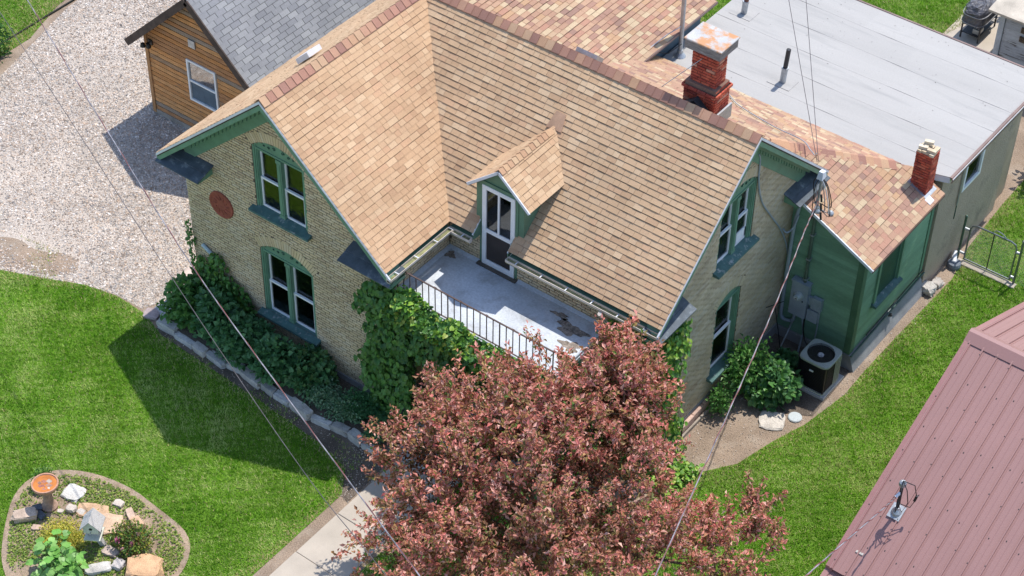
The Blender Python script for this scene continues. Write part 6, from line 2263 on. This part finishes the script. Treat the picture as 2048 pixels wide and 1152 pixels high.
# fill: inner leaves, sparser, the crown's inner shade put into their darker colour
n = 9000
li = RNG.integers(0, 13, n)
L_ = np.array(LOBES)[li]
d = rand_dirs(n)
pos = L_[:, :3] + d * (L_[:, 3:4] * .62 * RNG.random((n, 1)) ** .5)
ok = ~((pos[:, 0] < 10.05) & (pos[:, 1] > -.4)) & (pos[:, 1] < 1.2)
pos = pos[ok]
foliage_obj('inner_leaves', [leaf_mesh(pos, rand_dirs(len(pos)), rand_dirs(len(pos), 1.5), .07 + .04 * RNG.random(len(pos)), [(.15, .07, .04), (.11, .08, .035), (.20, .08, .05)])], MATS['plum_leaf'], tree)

# ------------------------------------------------------------------ climbing vines
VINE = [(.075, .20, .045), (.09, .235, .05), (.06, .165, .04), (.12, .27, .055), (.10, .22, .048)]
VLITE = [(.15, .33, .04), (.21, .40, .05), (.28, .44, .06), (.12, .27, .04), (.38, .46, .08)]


def vine_patch(fn, n, bulge, out, size=(.07, .13), pal=VINE, lobed=True):
    """fn(n) -> points on the support surface and the local bulge"""
    P = fn(n)
    out = np.array(out, float)
    P = P + out * (bulge * RNG.random((len(P), 1)) ** .7)
    D = np.array((0, 0, -1.0)) + out * .35 + RNG.normal(size=P.shape) * .45
    N = out * 1.0 + np.array((0, 0, .55)) + RNG.normal(size=P.shape) * .35
    s = size[0] + (size[1] - size[0]) * RNG.random(len(P))
    if lobed:
        return lobed_leaf(P, D, N, s, pal)
    return leaf_mesh(P, D, N, s, pal, wid=.7)


def box_fn(a, b, mask=None):
    a, b = np.array(a, float), np.array(b, float)

    def f(n):
        P = a + RNG.random((n, 3)) * (b - a)
        if mask is not None:
            P = P[mask(P)]
        return P
    return f


iv = thing('porch_vine', 'dense green creeper covering the porch corner under the balcony', 'vine', (6.0, -.1, 0))
opening = lambda P: ~((P[:, 0] > 6.52) & (P[:, 0] < 8.2) & (P[:, 2] < 2.35 + .25 * np.sin(P[:, 0] * 5)))
edge_l = lambda P: (P[:, 0] > 5.32 + .16 * np.sin(P[:, 2] * 3.1) + .08 * np.sin(P[:, 2] * 9)) & (P[:, 2] < 4.25 - 1.2 * np.clip(5.75 - P[:, 0], 0, 1))
parts = [vine_patch(box_fn((5.2, -.12, .25), (6.55, -.02, 4.2), edge_l), 2300, .42, (0, -1, 0), size=(.09, .16)),
         vine_patch(box_fn((6.3, -.12, 2.25), (10.0, .0, 3.75), opening), 2800, .38, (0, -1, 0), size=(.08, .15)),
         vine_patch(box_fn((9.4, -.12, .1), (10.15, .0, 3.7)), 900, .30, (0, -1, 0)),
         vine_patch(box_fn((9.9, -.1, .2), (10.05, 1.6, 3.7)), 700, .25, (1, 0, 0)),
         vine_patch(box_fn((8.2, -.1, .3), (8.5, .0, 2.4)), 300, .2, (0, -1, 0))]
# top spilling over the railing, sunlight put into its lighter leaf colours
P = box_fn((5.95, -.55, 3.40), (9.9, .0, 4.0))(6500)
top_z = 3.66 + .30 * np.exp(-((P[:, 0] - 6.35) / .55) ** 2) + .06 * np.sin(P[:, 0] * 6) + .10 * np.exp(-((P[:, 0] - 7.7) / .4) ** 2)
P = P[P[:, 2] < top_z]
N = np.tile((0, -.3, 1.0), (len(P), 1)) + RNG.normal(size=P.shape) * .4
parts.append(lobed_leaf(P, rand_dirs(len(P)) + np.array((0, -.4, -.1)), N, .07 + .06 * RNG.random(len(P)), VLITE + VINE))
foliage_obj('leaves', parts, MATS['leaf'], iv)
m = MB()
for k in range(9):
    x = 5.6 + .1 * k + random.uniform(-.05, .05)
    m.tube(bez([(x, -.08, .0), (x + .15, -.10, 1.2), (x - .05, -.12, 2.4), (x + .3 * k / 4, -.1, 3.6)], 4), .014, 5)
m.build('stems', bark, iv)
# side corner vine
sv_ = thing('corner_vine', 'bright yellow-green creeper climbing the right corner of the brick house', 'vine', (11.1, 2.2, 0))
mk = lambda P: P[:, 1] < 2.72 + .16 * np.sin(P[:, 2] * 2.3) + .08 * np.sin(P[:, 2] * 8 + 1) - .12 * P[:, 2] / 4 + .25 * np.clip(.8 - P[:, 2], 0, 1)
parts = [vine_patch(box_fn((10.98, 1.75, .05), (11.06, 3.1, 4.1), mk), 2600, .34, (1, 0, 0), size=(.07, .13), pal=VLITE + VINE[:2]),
         vine_patch(box_fn((10.0, 1.7, .1), (11.1, 1.82, 4.1)), 900, .3, (0, -1, 0), size=(.07, .13), pal=VLITE + VINE)]
P = np.stack([RNG.uniform(11.1, 12.0, 420), RNG.uniform(1.5, 2.6, 420), .05 + .25 * RNG.random(420)], 1)
parts.append(lobed_leaf(P, rand_dirs(420) * np.array((1, 1, .3)), np.tile((0, 0, 1.0), (420, 1)) + RNG.normal(size=(420, 3)) * .4, .07 + .06 * RNG.random(420), VLITE))
foliage_obj('leaves', parts, MATS['leaf'], sv_)
MB().tube(bez([(11.05, 2.3, 0), (11.03, 2.4, 1.2), (11.03, 2.2, 2.4), (11.04, 2.3, 3.8)], 5), .016, 6).build('stem', bark, sv_)
# vine on the left corner of the front wall
cv = thing('wall_vine', 'thin vine trailing up the left edge of the brick gable wall', 'vine', (.05, -.05, 0))
mk = lambda P: P[:, 0] < .13 + .06 * np.sin(P[:, 2] * 7) - .03 * P[:, 2]
parts = [vine_patch(box_fn((-.08, -.03, .3), (.3, 0, 2.45), mk), 520, .10, (-.3, -1, 0), size=(.05, .09))]
mk = lambda P: P[:, 2] < 1.95 - .9 * np.abs(P[:, 0] - .75) + .12 * np.sin(P[:, 0] * 9)
parts.append(vine_patch(box_fn((.2, -.05, .3), (1.9, 0, 1.95), mk), 1300, .2, (0, -1, 0), size=(.07, .12), pal=VINE + [(.10, .2, .03)]))
foliage_obj('leaves', parts, MATS['leaf'], cv)


# ------------------------------------------------------------------ shrubs and perennials
def bush(name, text, cat, c, rad, n, pal, size=(.06, .11), lobed=False, group=None, wid=.55, up=.6, stems=True, shell=.45):
    t = thing(name, text, cat, (c[0], c[1], c[2]), group)
    c = np.array(c, float)
    rad = np.array(rad, float)
    k = max(5, int(n / 160))
    sub = c + np.array((0, 0, rad[2] * .55)) + rand_dirs(k, .3) * rad * .55 * RNG.random((k, 1)) ** .5
    idx = RNG.integers(0, k, n)
    d = rand_dirs(n, up * .4)
    P = sub[idx] + d * rad * (shell + (1 - shell) * RNG.random((n, 1))) * .55
    P[:, 2] = np.maximum(P[:, 2], c[2] + .02)
    D = d + RNG.normal(size=P.shape) * .5
    N = np.tile((0, 0, up), (n, 1)) + d * .5 + RNG.normal(size=P.shape) * .35
    s = size[0] + (size[1] - size[0]) * RNG.random(n)
    lf = lobed_leaf(P, D, N, s, pal) if lobed else leaf_mesh(P, D, N, s, pal, wid=wid)
    foliage_obj('leaves', [lf], MATS['leaf'], t)
    if stems:
        m = MB()
        for q in sub:
            m.tube([c + (RNG.normal() * .05, RNG.normal() * .05, 0), (c + q) / 2 + RNG.normal(size=3) * .02, q], [.012, .009, .004], 5)
        m.build('stems', MATS['bark'], t)
    return t


SH = [(.07, .19, .065), (.085, .22, .075), (.055, .155, .055), (.11, .25, .09)]
SB = [(.13, .26, .13), (.18, .32, .17), (.10, .21, .11), (.28, .40, .24)]
for i, (x, y, rx, ry, rz, n, pal, lobed, txt) in enumerate((
        (0.35, -0.68, 0.84, 0.69, 0.75, 1700, VINE, True, 'leafy creeper mound at the left end of the front bed'),
        (1.15, -0.66, 0.90, 0.69, 0.85, 2040, SH, True, 'dark green broad-leaved shrub against the brick wall under the lower window'),
        (2.05, -0.68, 0.95, 0.69, 0.70, 1870, SH, True, 'dark green shrub in the front bed directly below the window sill'),
        (2.95, -0.72, 0.90, 0.65, 0.62, 1700, SH, True, 'dark green shrub in the middle of the front bed'),
        (3.75, -0.66, 0.84, 0.65, 0.60, 1530, SH + [(.09, .17, .05)], True, 'dark shrub in the front bed right of the window sill'),
        (2.00, -1.08, 0.45, 0.28, 0.32, 646, SB, False, 'small grey-green plant spilling over the bed stones on the left'),
        (4.45, -0.78, 0.62, 0.53, 0.38, 1054, SB, False, 'pale blue-green plant in the right half of the front bed'),
        (5.05, -0.86, 0.67, 0.50, 0.40, 1224, SB, False, 'mottled pale plant with small leaves near the porch end of the bed'),
        (5.45, -0.56, 0.67, 0.53, 0.48, 1530, [(.06, .19, .07), (.085, .235, .085), (.05, .155, .06)], False, 'deep green small-leaved bush nearest the porch steps'),
        (5.95, -0.81, 0.45, 0.47, 0.36, 850, [(.07, .20, .075), (.10, .25, .09)], False, 'low green plant at the corner of bed and steps'))):
    bush('bed_plant', txt, 'plant', (x, y, .14), (rx, ry, rz), n, pal, size=(.08, .15) if lobed else (.045, .08), lobed=lobed, group='plants in the front bed', wid=.65)
# vine shrub on the side wall by the lower window
WS = [(.10, .26, .055), (.13, .31, .065), (.075, .20, .05), (.20, .36, .11)]
bush('wall_shrub', 'tangled leafy shrub against the side wall below the lower window', 'shrub', (11.42, 5.25, 0), (.66, .90, 1.10), 1500, WS, size=(.08, .15), lobed=False, wid=.5, shell=.3)
bush('wall_shrub', 'lower right mound of leaves beside the tangled side-wall shrub', 'shrub', (11.95, 5.45, 0), (.62, .7, .6), 900, WS + SH, size=(.08, .16), lobed=True)
bush('weed_plant', 'small dark weed plants growing in the shaded corner by the meter', 'plant', (11.75, 6.35, 0), (.45, .45, .3), 260, SH, size=(.10, .17), lobed=True)
bush('weed_plant', 'little leafy plant at the left foot of the side-wall shrub', 'plant', (11.3, 4.35, 0), (.4, .4, .6), 420, WS, size=(.07, .12))
bush('corner_bush', 'dense green bush at the upper left edge of the gravel', 'shrub', (-10.85, 3.25, 0), (.5, 1.1, .9), 1500, [(.05, .15, .03), (.08, .2, .04), (.035, .10, .025)], size=(.07, .13))
bush('corner_bush', 'small leafy bush below the upper left one beside the gravel', 'shrub', (-10.0, 2.35, 0), (.32, .35, .4), 420, [(.05, .15, .03), (.09, .2, .05)], size=(.07, .12))
bush('fence_bush', 'dark leafy hedge standing behind the far end of the stucco wall', 'shrub', (13.9, 16.3, 0), (1.2, 1.2, 1.9), 2200, [(.03, .09, .02), (.05, .13, .03), (.02, .06, .018)], size=(.09, .16), lobed=True)
bush('patio_bush', 'leafy dark bush between the covered grill and the plank shed', 'shrub', (9.5, 22.2, 0), (.7, .6, 1.0), 900, [(.04, .12, .025), (.07, .17, .03)], size=(.09, .15))
# island bed plants
bush('small_shrub', 'rounded small shrub left of the bird bath', 'shrub', (1.45, -6.15, .03), (.30, .30, .34), 420, [(.17, .33, .06), (.25, .40, .10), (.11, .24, .05)], size=(.05, .09))
bush('yellow_sedum', 'yellow-green mounded ground plant in front of the bird house', 'plant', (2.85, -6.85, .03), (.66, .56, .16), 3400, [(.66, .60, .10), (.54, .54, .09), (.74, .62, .16), (.40, .44, .08)], size=(.035, .06), stems=False, shell=.7)
rs = bush('rose_bush', 'low rose bush with pink blooms between bird house and boulder', 'plant', (4.02, -6.22, .03), (.52, .50, .40), 1900, [(.15, .27, .05), (.24, .33, .06), (.42, .40, .07), (.09, .18, .045), (.21, .13, .06)], size=(.045, .08), shell=.6)
for i, (dx, dy, dz, r, c_) in enumerate(((-.02, .22, .40, .045, (.72, .30, .36)), (.14, .10, .42, .065, (.78, .55, .50)), (.20, -.10, .40, .065, (.75, .34, .42)), (-.12, -.20, .36, .07, (.74, .26, .38)), (.10, -.28, .32, .04, (.76, .45, .45)), (-.55, -.35, .28, .03, (.7, .1, .12)))):
    n = 16
    P = np.array((4.02 + dx, -6.22 + dy, .03 + dz)) + RNG.normal(size=(n, 3)) * r * .25
    D = rand_dirs(n, .6)
    fo_ = foliage_obj('bloom', [leaf_mesh(P, D, np.tile((0, 0, 1.0), (n, 1)) + RNG.normal(size=(n, 3)) * .5, np.full(n, r), [c_, tuple(v * .8 for v in c_)], wid=.9, fold=.25)], MATS['leaf'], rs)
# sunflower-like plant with large leaves
sf_ = thing('sunflower_plant', 'tall plant with big heart-shaped bright green leaves on the island bed', 'plant', (3.35, -7.55, .03))
m = MB()
LP, LD, LN, LS = [], [], [], []
random.seed(9)
for k in range(15):
    x, y = 3.30 + random.uniform(-.52, .48), -7.42 + random.uniform(-.42, .42)
    h = random.uniform(.45, .85)
    lx, ly = random.uniform(-.12, .12), random.uniform(-.12, .12)
    pts = [(x, y, .03), (x + lx * .4, y + ly * .4, h * .5), (x + lx, y + ly, h)]
    m.tube(pts, [.016, .013, .008], 6)
    for j in range(9):
        t = .25 + .75 * j / 8
        a = j * 2.4 + k
        p = np.array((x + lx * t, y + ly * t, h * t))
        d = np.array((math.cos(a), math.sin(a), .25 - .2 * (1 - t)))
        e = p + d * (.10 + .06 * (1 - t))
        m.tube([p, e], .005, 4)
        LP.append(e)
        LD.append(d + np.array((0, 0, -.35)))
        LN.append(np.array((0, 0, 1.0)) + d * .25 + RNG.normal(size=3) * .2)
        LS.append(random.uniform(.13, .23))
foliage_obj('leaves', [lobed_leaf(np.array(LP), np.array(LD), np.array(LN), np.array(LS), [(.17, .40, .07), (.22, .46, .09), (.13, .32, .06), (.28, .50, .14)], fold=.05, curl=.25)], MATS['leaf'], sf_)
m.build('stems', M('stem_green', (.12, .20, .06), rough=.7), sf_)
bush('orange_flower', 'small orange-flowered plant left of the sandstone boulder', 'plant', (4.38, -6.36, .03), (.13, .13, .16), 90, [(.45, .24, .05), (.5, .3, .08), (.2, .22, .05)], size=(.03, .05), stems=False)
